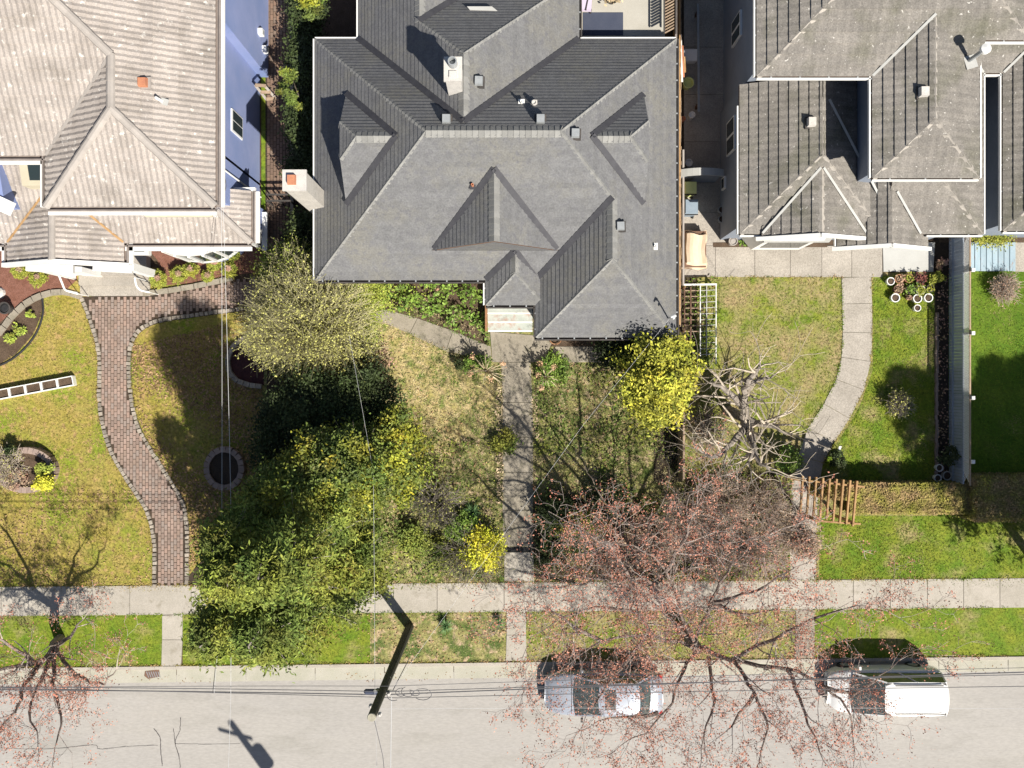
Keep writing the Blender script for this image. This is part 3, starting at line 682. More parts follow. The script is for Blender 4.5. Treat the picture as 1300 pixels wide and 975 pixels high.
# front steps
st = thing('front_steps', 'pale green painted steps with worn red patches under the small porch roof', 'steps', (0, 2.6, 0))
for k in range(6):
    y0 = 2.2+k*.36
    obj('tread', MB().prism([(-1.02, y0+.04), (.86, y0+.04), (.86, y0+.4), (-1.02, y0+.4)], -.02, .17*(k+1)), 'porch_paint', st)
    obj('nosing', MB().prism([(-1.02, y0), (.86, y0), (.86, y0+.06), (-1.02, y0+.06)], .17*(k+1)-.05, .17*(k+1)+.008), 'white_paint', st)
obj('side_wall', MB().prism([(-1.12, 2.2), (-1.025, 2.2), (-1.025, 4.3), (-1.12, 4.3)], 0, .6), 'rust', st)
# chimneys
def chimney(name, label, x, y, a, b, z0, z1, m, rz_=0):
    t = thing(name, label, 'chimney', (x, y, z0))
    obj('stack', MB().box((x, y, (z0+z1)/2), (a, b, z1-z0), rz_), m, t)
    obj('crown', MB().box((x, y, z1+.05), (a+.1, b+.1, .1), rz_), 'chimney_paint', t)
    return t
c1 = chimney('chimney', 'white painted chimney with round flue pot on the rear ridge', -1.93, 10.3, .5, .7, 6.3, 8.1, 'chimney_paint')
obj('flue_pot', MB().lathe((-1.93, 10.45, 8.15), [(.16, 0), (.15, .35), (.11, .35), (.11, .1)], 14), 'vent_metal', c1)
obj('flue_pot', MB().box((-1.93, 10.12, 8.2), (.3, .25, .12), 0, .8), 'chimney_paint', c1)
c2 = chimney('chimney', 'tall whitewashed brick chimney on the west wall of the grey house', -7.42, 6.95, .72, .62, 0, 6.9, 'chimney_paint')
obj('flue_pot', MB().box((-7.5, 6.95, 7.06), (.3, .34, .2), 0, .85), 'clay', c2)
for k in range(22):
    obj('mortar_band', MB().box((-7.42, 6.95, 3.4+k*.16), (.728, .628, .02)), 'old_concrete', c2)
def roofz(x, y):
    best = -9
    for R in (main, wing, porch, back1, back2, dw, de, df):
        b = R['base']
        if b[0][0] <= x <= b[1][0] and b[0][1] <= y <= b[2][1]: best = max(best, min(p[0]*x+p[1]*y+p[2] for p in R['planes']))
    return best
def at_roof(px, py, rf=roofz):
    h = 5.
    for _ in range(12): p = P(px, py, h); z = rf(p.x, p.y); h = z if z > 0 else h
    return P(px, py, h)
bv = None
for px, py, lab in ((567, 153, 'square metal roof vent just above the long ridge, western one'), (686, 153, 'square metal roof vent just above the long ridge, eastern one'), (730, 171, 'square metal roof vent at the east ridge end'),
                    (787, 288, 'square metal roof vent on the front east slope'), (608, 105, 'square metal roof vent beside the rear ridge chimney')):
    p = at_roof(px, py)
    if bv is None:
        bv = thing('roof_vent', lab, 'roof vent', p, 'square vents on the grey shingle roof')
        obj('vent_base', MB().box((p.x, p.y, p.z+.03), (.4, .4, .08)), 'gutter_dark', bv)
        obj('vent_hood', MB().box((p.x, p.y+.0, p.z+.2), (.29, .3, .16), 0, .88), 'vent_metal', bv)
    else: dup(bv, p, random.uniform(-.05, .05), lab)
for px, py, lab, m, hh, rr in ((600, 236, 'small copper coloured pipe on the main front slope', 'clay', .28, .05), (662, 131, 'white cross topped plumbing vent behind the ridge', 'white_paint', .3, .05),
                            (678, 132, 'stubby white square flue behind the ridge', 'chimney_paint', .25, .09), (831, 313, 'white pipe bracket on the front east slope', 'white_paint', .25, .05)):
    p = at_roof(px, py); t = thing('vent_pipe', lab, 'pipe', p)
    obj('pipe', MB().lathe((p.x, p.y, p.z-.05), [(rr, 0), (rr, hh), (rr*.7, hh), (rr*.7, hh-.05)], 10), m, t)
    obj('flashing', MB().box((p.x, p.y, p.z+.03), (.22, .26, .03)), m if m != 'clay' else 'valley', t)
p = at_roof(614, 13); obj('roof_patch', MB().prism([(p.x-.5, p.y-.02), (p.x+.5, p.y-.06), (p.x+.3, p.y+.1), (p.x-.6, p.y+.1)], p.z+.04, p.z+.09), 'pale_concrete', label='pale metal strip lying on the rear shingle slope', cat='metal strip')
p = at_roof(848, 404); t = thing('service_mast', 'white electrical service mast at the front east roof corner', 'mast', p)
obj('mast_pole', MB().tube([p-Vector((0, 0, .3)), p+Vector((.03, -.02, 1.3))], .03, 8), 'steel', t)
obj('weather_head', MB().tube([p+Vector((.03, -.02, 1.3)), p+Vector((-.03, -.02, 1.42)), p+Vector((-.14, -.06, 1.36))], [.045, .06, .04], 8), 'white_paint', t)
obj('insulator', MB().lathe((p.x, p.y-.08, p.z+1.05), [(.03, 0), (.05, .05), (.03, .1)], 8), 'white_paint', t)
# back deck and its things
dk = thing('rear_deck', 'raised cream deck behind the grey house', 'deck', (4.3, 15, 0))
DZ = 2.9; sD = (36-DZ)/F
obj('deck_floor', MB().prism([(2.7, 13.2), (5.95, 13.2), (5.95, 20), (2.7, 20)], DZ-.15, DZ), 'beige_wall', dk)
for x in (2.9, 5.8):
    for y in (13.6, 16.5, 19.5): obj('post', MB().box((x, y, DZ/2-.09), (.12, .12, DZ-.16)), 'wood', dk)
for k in range(26): obj('slat', MB().box((6.0, 13.45+k*.115, DZ+.75), (.42, .04, .05), .5), 'fence_wood', dk)
for x in (5.78, 6.22): obj('rail', MB().bar((x, 13.3, DZ+.8), (x, 20, DZ+.8), .05, .07), 'gutter_dark', dk)
obj('rail', MB().bar((6.42, 13.3, DZ-.2), (6.42, 20, DZ-.2), .08, .07), 'gutter_brown', dk)
m_ = obj('outdoor_mat', MB().prism([tuple(P(740, 45, DZ)[:2]), tuple(P(791, 45, DZ)[:2]), tuple(P(791, 16, DZ)[:2]), tuple(P(740, 16, DZ)[:2])], DZ+.004, DZ+.02), 'slate_mat', label='dark slate blue mat on the rear deck', cat='mat')
t = thing('lounge_chair', 'lavender cushioned lounger at the deck edge', 'lounger', P(743, 4, DZ))
p = P(743, 4, DZ); obj('cushion', MB().box((p.x, p.y, DZ+.4), (.46, .95, .14), -.06, .94), 'lavender', t)
obj('frame', MB().bar((p.x+.16, p.y+.45, DZ+.46), (p.x-.02, p.y-.5, DZ+.5), .04), 'gutter_dark', t)
for sx in (-.2, .2):
    for sy in (-.4, .4): obj('leg', MB().box((p.x+sx, p.y+sy, DZ+.17), (.05, .05, .34)), 'gutter_dark', t)
t = thing('plant_stand', 'dark pot with tan dried foliage on the rear deck', 'plant pot', P(776, 3, DZ))
p = P(776, 0, DZ); obj('pot', MB().lathe((p.x, p.y, DZ), [(.18, 0), (.3, .35), (.27, .35), (.25, .28)], 14), 'gutter_dark', t)
leaves('foliage', np.array([p.x+.05, p.y-.15, DZ+.42])+RNG.normal(size=(90, 3))*np.array([.16, .07, .05]), .07, 'straw', t)
# ================= WEST HOUSE
wh = thing('blue_house', 'house with blue walls under a cream ribbed tile roof at the left', 'house', (-14, 10, 0))
WH, WP = 6.6, .5
wm = hiproof((-30, -10.25, 7.9, 22), WH, WP, 'SNE')
ww = hiproof((-16.08, -10.25, 6.14, 14), WH, WP, 'SEW')
# the roof's long hip in view runs from the wing ridge up to the left, so the main hip starts at the wing's inner corner
wm = hiproof((-30, -10.25, 7.9, 26), WH, WP, 'SE')
build_roof([ww, wm], wh, 'tan_tile', .40, .035, (.2, .035), 'tile_course')
wrz = WH+WP*2.915; xr = -13.165; y0r = 6.14+2.915; y1r = 7.9+2.915
up = 7.0
caps(wh, [((-16.08, 6.14, WH), (xr, y0r, wrz)), ((-10.25, 6.14, WH), (xr, y0r, wrz)), ((xr, y0r, wrz), (xr, y1r, wrz)), ((xr, y1r, wrz), (xr-up, y1r+up, wrz+WP*up))], 'tile_cap', .30, .42, .5, 'ridge_tile', half_round=True)
strip(wh, (-16.08, 7.9, WH), (xr, y1r, wrz), .10, 'tile_cap', z=.07)
for pts in ([(-10.25, 6.14, WH), (-10.25, 26, WH)], [(-16.08, 6.14, WH), (-10.25, 6.14, WH)], [(-16.08, 7.9, WH), (-16.08, 6.14, WH)], [(-30, 7.9, WH), (-16.08, 7.9, WH)]):
    gutter(wh, pts, .14, 'gutter_brown', 'gutter_brown', None)
    a, b = Vector(pts[0]), Vector(pts[1]); d = (b-a).normalized(); o = Vector((d.y, -d.x, 0))
    e = .1; obj('white_trim', MB().bar(a+o*.215-d*.0+Vector((0, 0, -.14)), b+o*.215+Vector((0, 0, -.14)), .12, .1), 'white_paint', wh)
walls(wh, [(-22, -10.68, 8.4, 24, -.03, WH-.02), (-15.6, -10.68, 6.75, 8.5, -.03, WH-.02)], 'blue_stucco')
obj('bay_wall', MB().prism([(-13.75, 6.3), (-11.1, 6.3), (-11.1, 6.8), (-13.75, 6.8)], 3.6, WH-.1), 'white_paint', wh)
obj('bay_sill', MB().prism([(-13.65, 6.22), (-11.15, 6.22), (-11.15, 6.3), (-13.65, 6.3)], 4.25, 4.4), 'cream_stucco', wh)
# faint raised band on the blue wall and the chimney chase
obj('wall_band', MB().prism([(-10.68, 12.97), (-10.3, 12.97), (-10.3, 26), (-10.68, 26)], -.03, WH-.1), 'blue_stucco', wh)
obj('downpipe', MB().tube([(-10.62, 7.9, 0), (-10.62, 7.9, 6.3)], .035, 6), 'white_paint', wh)
# east wall window
w = obj('window', MB().box((-10.66, 10.05, 3.05), (.06, .85, 1.3)), 'white_paint', wh)
obj('pane', MB().box((-10.62, 9.86, 3.05), (.02, .34, 1.1)), 'glass', w); obj('pane', MB().box((-10.62, 10.25, 3.05), (.02, .34, 1.1)), 'glass', w)
for px, py, h in ((328, 41, 1.4), (341, 63, .8)):
    p = P(px, py, h); v = obj('wall_hood', MB().box((-10.21, p.y, h), (.2, .26, .3), 0, .9), 'white_paint', wh)
    obj('louvre', MB().box((-10.1, p.y-.02, h+.02), (.02, .16, .16)), 'vent_metal', v)
# lower roofs
LH = 3.4
lr = hiproof((-30, -10.0, 5.42, 7.39), LH, WP, 'SE'); 
lr = hiproof((-30, -10.0, 5.42, 9.4), LH, WP, 'SE')
lg = dict(base=[(-19.3, 4.6), (-14.86, 4.6), (-14.86, 9.4), (-19.3, 9.4)], planes=[(.45, 0, LH+.45*19.3, 'W'), (-.45, 0, LH-.45*14.86, 'E')], faces=[])
for i, A in enumerate(lg['planes']):
    B = lg['planes'][1-i]; lg['faces'].append((clip(lg['base'], B[0]-A[0], B[1]-A[1], B[2]-A[2]), A))
lr['base'] = [(-30, 5.42), (-10.0, 5.42), (-10.0, 7.39), (-30, 7.39)]
lr['faces'] = [(clip(q, 0, -1, 7.39), A) for q, A in lr['faces']]
lr2 = dict(base=[(-30, 7.39), (-16, 7.39), (-16, 9.4), (-30, 9.4)], planes=[lr['planes'][0]], faces=[([(-30, 7.39), (-16, 7.39), (-16, 9.4), (-30, 9.4)], lr['planes'][0])])
build_roof([lg, lr, lr2], wh, 'tan_tile', .40, .035, (.2, .035), 'tile_course')
lgz = LH+.45*2.22; lgx = -17.08; ym = 5.42+(lgz-LH)/WP
caps(wh, [((lgx, 4.6, lgz), (lgx, ym+.2, lgz)), ((-10., 5.42, LH), (-11.1, 6.52, LH+.55))], 'tile_cap', .28, .42, .5, 'ridge_tile', half_round=True)
strip(wh, (-14.86, 5.42, LH), (lgx, ym, lgz), .08, 'wood', z=.08); strip(wh, (-19.3, 5.42, LH), (lgx, ym, lgz), .08, 'wood', z=.08)
for pts in ([(-14.86, 5.42, LH), (-10, 5.42, LH)], [(-10, 5.42, LH), (-10, 7.39, LH)], [(-30, 5.42, LH), (-19.3, 5.42, LH)], [(-14.86, 4.6, LH), (-14.86, 5.4, LH)], [(-19.3, 5.4, LH), (-19.3, 4.6, LH)]):
    gutter(wh, pts, .13, 'gutter_brown', 'gutter_brown', None)
    a, b = Vector(pts[0]), Vector(pts[1]); d = (b-a).normalized(); o = Vector((d.y, -d.x, 0))
    obj('white_trim', MB().bar(a+o*.22+Vector((0, 0, -.12)), b+o*.22+Vector((0, 0, -.12)), .16, .1), 'white_paint', wh)
obj('rake_board', MB().bar((-19.5, 4.55, LH-.05), (lgx, 4.55, lgz+.02), .16, .22), 'white_paint', wh)
obj('rake_board', MB().bar((lgx, 4.55, lgz+.02), (-14.7, 4.55, LH-.05), .16, .22), 'white_paint', wh)
obj('white_trim', MB().bar((-11.3, 7.48, LH-.1), (-9.85, 7.48, LH-.1), .12, .16), 'white_paint', wh)
walls(wh, [(-22, -10.4, 6.1, 7.3, -.03, LH-.1)], 'blue_stucco')
# white trimmed corner windows on the east side
for y, hh in ((6.9, 2.2), (5.95, 1.6)):
    w = obj('window', MB().box((-10.36, y, hh), (.08, .8, 1.3)), 'white_paint', wh); obj('pane', MB().box((-10.31, y, hh), (.02, .55, 1.0)), 'glass', w)
obj('white_sill', MB().box((-10.3, 6.35, .55), (.22, 1.6, .12)), 'white_paint', wh)
# bow window
bw = []
for k in range(9):
    t = math.pi*k/8; bw.append((-12.7-1.45*math.cos(t), 5.75-.75*math.sin(t)))
o = obj('bow_window', MB().prism(bw+[(-11.25, 6.1), (-14.15, 6.1)], .75, 1.0), 'white_paint', wh)
obj('bow_head', MB().prism(bw+[(-11.25, 6.1), (-14.15, 6.1)], 2.6, 2.9), 'white_paint', wh)
for k in range(8):
    a, b = bw[k], bw[k+1]; obj('mullion', MB().box((a[0], a[1], 1.8), (.09, .09, 1.6)), 'white_paint', wh)
    obj('pane', MB().prism([(a[0], a[1]+.02), (b[0], b[1]+.02), (b[0], b[1]+.05), (a[0], a[1]+.05)], 1.0, 2.6), 'glass', wh)
obj('bow_base', MB().prism([(x, y+.08) for x, y in bw]+[(-11.25, 6.1), (-14.15, 6.1)], -.03, .75), 'blue_stucco', wh)
# sidelight beside the porch, porch piers
w = obj('window', MB().prism([(-15.2, 5.15), (-14.45, 5.15), (-14.45, 5.9), (-15.2, 5.9)], 1.9, 2.2), 'white_paint', wh)
obj('pane', MB().prism([(-15.1, 5.25), (-14.6, 5.25), (-14.6, 5.8), (-15.1, 5.8)], 2.2, 2.23), 'glass', w)
for x0, x1 in ((-18.9, -17.2), (-16.3, -14.9)):
    obj('porch_beam', MB().bar((x0, 4.55, 2.85), (x1, 4.5, 2.6), .3, .25), 'white_paint', wh)
for x in (-18.6, -15.0): obj('porch_column', MB().box((x, 4.6, 1.3), (.3, .3, 2.6)), 'white_paint', wh)
obj('porch_wall', MB().prism([(-18.9, 4.62), (-17.25, 4.5), (-17.25, 4.7), (-18.9, 4.8)], 0, 1.9), 'white_paint', wh)
es = thing('entry_steps', 'wide concrete entry steps before the west porch', 'steps', (-17, 4.4, 0))
for k in range(4):
    y0 = 3.72+k*.42
    obj('step', MB().prism([(-18.25, y0), (-15.3, y0), (-15.3, y0+.42 if k < 3 else 6), (-18.25, y0+.42 if k < 3 else 6)], -.02, .06+.12*k), 'pebble_concrete', es)
def rail(px, lab):
    t = thing('porch_railing', lab, 'railing', P(px[0][0], px[0][1], 0))
    pts = [P(x, y, h) for x, y, h in px]
    obj('handrail', MB().tube(smooth_line([tuple(p) for p in pts], 4), .04, 6), 'white_paint', t)
    for p in pts[::2]: obj('baluster', MB().tube([(p.x, p.y, 0), tuple(p)], .02, 6), 'white_paint', t)
rail([(75, 350, 1.3), (79, 360, 1.1), (83, 368, 1.0), (92, 371, .95), (99, 373, .9)], 'curved white handrail on the west side of the entry steps')
rail([(171, 352, 1.3), (173, 362, 1.1), (178, 368, 1.0), (185, 370, .95), (190, 371, .9)], 'curved white handrail on the east side of the entry steps')
# upper left bits: blue bay and skylight
obj('bay_wall', MB().prism([tuple(P(-60, 200, 4.6)[:2]), tuple(P(4, 200, 4.6)[:2]), tuple(P(14, 262, 4.6)[:2]), tuple(P(-60, 262, 4.6)[:2])], 3.6, 5.0), 'blue_stucco', wh)
obj('white_trim', MB().bar(P(-40, 240, 5.05), P(16, 266, 5.05), .5, .1), 'white_paint', wh)
sk = obj('skylight', MB().prism([tuple(P(24, 202, 4.9)[:2]), tuple(P(57, 202, 4.9)[:2]), tuple(P(57, 236, 4.9)[:2]), tuple(P(29, 236, 4.9)[:2])], 4.2, 4.95), 'cream_stucco', wh)
obj('pane', MB().prism([tuple(P(34, 203, 4.95)[:2]), tuple(P(56, 203, 4.95)[:2]), tuple(P(56, 229, 4.95)[:2]), tuple(P(38, 229, 4.95)[:2])], 4.952, 4.97), 'glass', sk)
def rz_w(x, y): return min(WH+WP*(y-6.14), WH+WP*(-10.25-x)) if x > -13.1 or True else 0
def roofw(x, y): return WH+WP*(-10.25-x)
p = at_roof(183, 106, roofw); t = thing('tile_vent', 'orange clay vent tile on the cream ribbed roof', 'roof vent', p)
obj('vent_hood', MB().box((p.x, p.y, p.z+.12), (.32, .32, .2), 0, .8), 'clay', t); obj('flashing', MB().box((p.x+.02, p.y, p.z+.05), (.45, .4, .03), 0), 'tile_cap', t)
p = at_roof(207, 129, roofw); t = thing('vent_pipe', 'white plastic pipe on the cream ribbed roof', 'pipe', p)
obj('pipe', MB().tube([p, p+Vector((-.1, .02, .35))], .05, 8), 'white_paint', t); obj('flashing', MB().box((p.x+.05, p.y-.02, p.z+.06), (.3, .22, .03), -.3), 'pale_concrete', t)
# ================= EAST HOUSE
eh = thing('tile_house', 'house with weathered grey brown tile roofs and white gutters at the right', 'house', (13, 10, 0))
UH, EP, LW = 6.3, .38, 3.57
ua = hiproof((8.54, 24, 10.74, 26), UH, EP, 'SW'); ua['base'] = [(8.54, 10.74), (16.28, 10.74), (16.28, 26), (8.54, 26)]
ua['faces'] = [(clip(q, -1, 0, 16.28), A) for q, A in ua['faces']]
ub = hiproof((12.57, 16.28, 7.19, 15), UH, EP, 'SEW')
ue = hiproof((14, 18.05, 12.0, 26), UH, EP, 'SE')
build_roof([ua, ub, ue], eh, 'grey_tile', .36, .045, (.3, .014), 'tile_course')
ubz = UH+EP*1.855; ubx = 14.425
caps(eh, [((8.54, 10.74, UH), (14.5, 16.7, UH+EP*5.96)), ((12.57, 7.19, UH), (ubx, 9.045, ubz)), ((16.28, 7.19, UH), (ubx, 9.045, ubz)), ((ubx, 9.045, ubz), (ubx, 12.595, ubz)),
          ((18.05, 12.0, UH), (14, 16.05, UH+EP*4.05))], 'grey_cap', .3, .4, .36, 'ridge_tile')
strip(eh, (12.57, 10.74, UH), (ubx, 12.595, ubz), .09, 'pale_concrete', z=.07); strip(eh, (16.28, 12.0, UH), (14.425, 13.86, ubz), .1, 'pale_concrete', z=.07)
lc = hiproof((8.68, 14.17, 5.72, 14), LW, .41, 'SWE'); lc['base'] = [(8.68, 5.72), (14.17, 5.72), (14.17, 11.4), (8.68, 11.4)]; lc['faces'] = [(clip(q, 0, -1, 11.4), A) for q, A in lc['faces']]
lc2 = dict(base=[(9.5, 5.6), (13.45, 5.6), (13.45, 8.5), (9.5, 8.5)], planes=[(.41, 0, LW+.1-.41*9.5, 'W'), (-.41, 0, LW+.1+.41*13.45, 'E')], faces=[])
ld1 = dict(base=[(12.5, 5.27), (15.95, 5.27), (15.95, 9), (12.5, 9)], planes=[(.5, 0, 3.3-.5*12.5, 'W'), (-.5, 0, 3.3+.5*15.95, 'E')], faces=[])
for R in (lc2, ld1):
    for i, A in enumerate(R['planes']):
        B = R['planes'][1-i]; R['faces'].append((clip(R['base'], B[0]-A[0], B[1]-A[1], B[2]-A[2]), A))
ld2 = hiproof((13, 17.93, 5.72, 20), LW, EP, 'SE'); ld2['base'] = [(14.17, 5.72), (17.93, 5.72), (17.93, 14), (14.17, 14)]; ld2['faces'] = [(clip(clip(q, 1, 0, -14.17), 0, -1, 14), A) for q, A in ld2['faces']]
lf = hiproof((18.7, 25, 5.84, 20), LW, EP, 'SW'); lf['base'] = [(18.7, 5.84), (25, 5.84), (25, 14), (18.7, 14)]; lf['faces'] = [(clip(q, 0, -1, 14), A) for q, A in lf['faces']]
lgq = dict(base=[(17, 11.85), (20.2, 11.85), (20.2, 14), (17, 14)], planes=[(0, EP, LW-EP*11.85, 'S')], faces=[([(17, 11.85), (20.2, 11.85), (20.2, 14), (17, 14)], (0, EP, LW-EP*11.85, 'S'))])
lgq['planes'] = [lgq['faces'][0][1]]
build_roof([ld2, lc, lc2, ld1, lf, lgq], eh, 'grey_tile', .36, .045, (.3, .014), 'tile_course')
cz = LW+.41*2.745; cxm = 11.425
caps(eh, [((8.68, 5.72, LW), (cxm, 8.465, cz)), ((14.17, 5.72, LW), (cxm, 8.465, cz)), ((cxm, 8.465, cz), (cxm, 10.5, cz)), ((cxm+.05, 5.65, LW+.1+.41*1.975), (cxm+.05, 8.2, LW+.1+.41*1.975)),
          ((14.225, 5.3, 4.16), (14.225, 8.8, 4.16)), ((17.93, 5.72, LW), (15.5, 8.15, LW+EP*2.43)), ((18.7, 5.84, LW), (22, 9.14, LW+EP*3.3))], 'grey_cap', .28, .4, .38, 'ridge_tile')
for a, b in (((9.5, 5.72, LW+.1), (cxm, 8.0, LW+.9)), ((13.45, 5.72, LW+.1), (cxm+.1, 8.0, LW+.9)), ((15.55, 5.72, 3.57), (14.4, 7.2, 4.12)), ((11.7, 10.5, 4.55), (14.15, 6.6, 3.75)), ((17.93, 11.85, LW), (16.5, 13.3, LW+.5)), ((18.7, 11.85, LW), (19.6, 12.8, LW+.35))):
    strip(eh, a, b, .09, 'pale_concrete', z=.09)
for pts in ([(8.54, 26, UH), (8.54, 10.74, UH)], [(8.54, 10.74, UH), (12.57, 10.74, UH)], [(12.57, 10.74, UH), (12.57, 7.19, UH)], [(12.57, 7.19, UH), (16.28, 7.19, UH)], [(16.28, 7.19, UH), (16.28, 12, UH)],
            [(16.28, 12, UH), (18.05, 12, UH)], [(8.68, 10.6, LW), (8.68, 5.72, LW)], [(8.68, 5.72, LW), (9.6, 5.72, LW)], [(14.17, 5.72, LW), (14.17, 7.1, LW)], [(15.8, 5.72, LW), (17.93, 5.72, LW)],
            [(17.93, 5.72, LW), (17.93, 11.85, LW)], [(17.93, 11.85, LW), (18.7, 11.85, LW)], [(18.7, 11.85, LW), (18.7, 5.84, LW)], [(18.7, 5.84, LW), (25, 5.84, LW)], [(12.5, 6.9, 3.3), (12.5, 5.27, 3.3)]):
    gutter(eh, pts, .08, 'white_paint', 'gutter_dark', .95, h=.09)
for a, b in (((9.3, 5.52, LW+.02), (cxm, 5.52, LW+.9)), ((cxm, 5.52, LW+.9), (13.6, 5.52, LW+.02)), ((12.35, 5.2, 3.2), (14.225, 5.2, 4.1)), ((14.225, 5.2, 4.1), (16.1, 5.2, 3.2))):
    obj('rake_board', MB().bar(a, b, .13, .2), 'white_paint', eh)
walls(eh, [(8.94, 15.9, 11.5, 24, -.03, UH-.02), (15.9, 17.7, 12.6, 24, -.03, UH-.02), (12.95, 15.9, 7.6, 11.5, -.03, UH-.02), (8.8, 13.8, 6.1, 11.45, -.03, LW+.05), (14.2, 17.6, 6.1, 11.0, -.03, LW+.05), (19.05, 24, 6.2, 14, -.03, LW)], 'grey_stucco')
obj('white_bay', MB().prism([(9.6, 6.1), (10.0, 5.62), (12.0, 5.62), (12.5, 6.1)], .4, 3.2), 'white_paint', eh)
obj('pane', MB().prism([(10.2, 5.6), (11.8, 5.6), (11.8, 5.615), (10.2, 5.615)], 1.0, 2.8), 'glass', eh)
obj('bay_roof', MB().prism([(9.3, 6.1), (9.7, 5.45), (12.2, 5.45), (12.7, 6.1)], 3.2, 3.3), 'pale_concrete', eh)
obj('pane', MB().prism([(9.9, 5.52), (12.0, 5.52), (12.2, 5.9), (9.7, 5.9)], 3.301, 3.32), 'lamp_clear', eh)
def wwin(x, y, z, w_, h_, n=2):
    w = obj('window', MB().box((x-.03, y, z), (.1, w_, h_)), 'white_paint', eh)
    for k in range(n): obj('pane', MB().box((x-.085, y+(k-(n-1)/2)*w_/n, z), (.02, w_/n-.12, h_-.2)), 'glass', w)
wwin(8.94, 14.06, 2.3, 1.0, 1.3); wwin(8.8, 9.9, 2.0, 1.35, 1.2); wwin(8.8, 8.3, .8, .5, .5, 1)
p = P(935, 10, 4.8)
for px, py, lab in ((1029, 156, 'pale square vent box on the lower west tile slope'), (1171, 118, 'pale square vent box on the upper front tile slope')):
    h = 4.55 if px < 1100 else 6.85; p = P(px, py, h)
    t = thing('roof_vent', lab, 'roof vent', p)
    obj('vent_hood', MB().box((p.x, p.y, p.z+.12), (.3, .33, .22), 0, .9), 'chimney_paint', t); obj('vent_base', MB().box((p.x, p.y, p.z-.02), (.4, .44, .08)), 'gutter_dark', t)
p = P(1230, 77, 6.55); t = thing('furnace_flue', 'tall white round capped flue pipe on the east roof edge', 'flue', p)
q = p+Vector((0, 0, .95))
obj('pipe', MB().tube([p-Vector((0, 0, .1)), q], .07, 10), 'vent_metal', t); obj('flue_cap', MB().lathe(tuple(q), [(.1, -.02), (.17, .02), (.17, .14), (.03, .2)], 16), 'white_paint', t)
obj('flashing', MB().box((p.x+.05, p.y-.05, p.z+.02), (.4, .45, .03), .3), 'pale_concrete', t)
# ================= FENCES, PERGOLA, YARD THINGS
lf_ = thing('lattice_fence', 'grey blue board fence with white diagonal lattice top between the two right lawns', 'fence', (18.6, 1, 0))
FX = 18.5; y0, y1 = -4.1, 6.2; n = 78
bm_ = MB().box((0, 0, .56), (.03, (y1-y0)/n-.012, 1.1)).mesh('board', 'grey_board')
for k in range(n):
    o = bpy.data.objects.new('board', bm_); C.objects.link(o); o.parent = lf_
    o.location = Vector((FX+random.uniform(-.004, .004), y0+(k+.5)*(y1-y0)/n, 0))-lf_.location
lt = MB()
for d in (-1, 1):
    y = y0-.5
    while y < y1:
        a, b = (FX+.012*d, y, 1.14), (FX+.012*d, y+.5*d if d > 0 else y-.5, 1.62)
        lo, hi = min(a[1], b[1]), max(a[1], b[1])
        if lo >= y0 and hi <= y1: lt.bar(a, b, .022, .01, up=(1, 0, 0))
        y += .1
obj('lattice', lt, 'white_paint', lf_, kind='stuff')
for z in (1.12, 1.64): obj('rail', MB().bar((FX, y0, z), (FX, y1, z), .06, .04), 'fence_wood' if z > 1.5 else 'grey_board', lf_)
for y in (P(1226, 343, 1.6).y, P(1226, 423, 1.6).y, P(1228, 505, 1.6).y, P(1231, 586, 1.6).y):
    p_ = obj('post', MB().box((FX+.08, y, .85), (.1, .1, 1.7)), 'white_paint', lf_); obj('post_cap', MB().box((FX+.08, y, 1.73), (.16, .16, .06), 0, .8), 'white_paint', p_)
obj('rail', MB().bar((FX-.04, y0, .35), (FX-.04, y1, .35), .05, .07), 'grey_board', lf_)
# boundary wood fence east of the grey house
bf = thing('board_fence', 'weathered brown board fence beside the grey house east eave', 'fence', (7.0, 8, 0))
bm_ = MB().box((0, 0, .8), (.025, .145, 1.6)).mesh('board', 'fence_wood')
for k in range(94):
    y = 2.4+k*.152
    o = bpy.data.objects.new('board', bm_); C.objects.link(o); o.parent = bf; o.location = Vector((6.83+random.uniform(-.01, .01), y, random.uniform(-.04, .02)))-bf.location
for z in (.4, 1.55): obj('rail', MB().bar((6.79, 2.4, z), (6.79, 16.6, z), .05, .08), 'wood', bf)
obj('rail', MB().bar((6.95, 4.0, 1.5), (6.95, 9.5, 1.5), .07, .05), 'tile_cap', bf)
bf2 = thing('board_fence', 'brown board fence between the front yards behind the golden shrub', 'fence', (7.1, -1, 0))
for k in range(26):
    y = -3.9+k*.152; o = bpy.data.objects.new('board', bm_); C.objects.link(o); o.parent = bf2; o.location = Vector((7.02, y, -.5))-bf2.location
obj('rail', MB().bar((7.06, -3.9, 1.08), (7.06, 0, 1.08), .08, .05), 'fence_wood', bf2)
# pergola
pg = thing('pergola', 'small orange brown wooden pergola over the curved path by the hedge', 'pergola', (12.6, -4.6, 0))
PZ = 2.25
a0, a1 = P(1003, 608, PZ), P(1097, 618, PZ); b0, b1 = P(1034, 661, PZ), P(1092, 665, PZ)
for a, b in ((a0, a1), (b0, b1)): obj('beam', MB().bar(a, b, .07, .13), 'wood', pg)
for k in range(9):
    a = P(1019+k*8.6, 604+k*.8, PZ+.1); b = P(1016+k*8.3, 651+k*2.1, PZ+.1)
    obj('slat', MB().bar(a, b, .065, .12), 'wood', pg)
for p in (P(1022, 611, PZ), P(1090, 617, PZ), P(1038, 661, PZ), P(1086, 665, PZ)): obj('post', MB().box((p.x, p.y, PZ/2), (.1, .1, PZ-.1)), 'wood', pg)
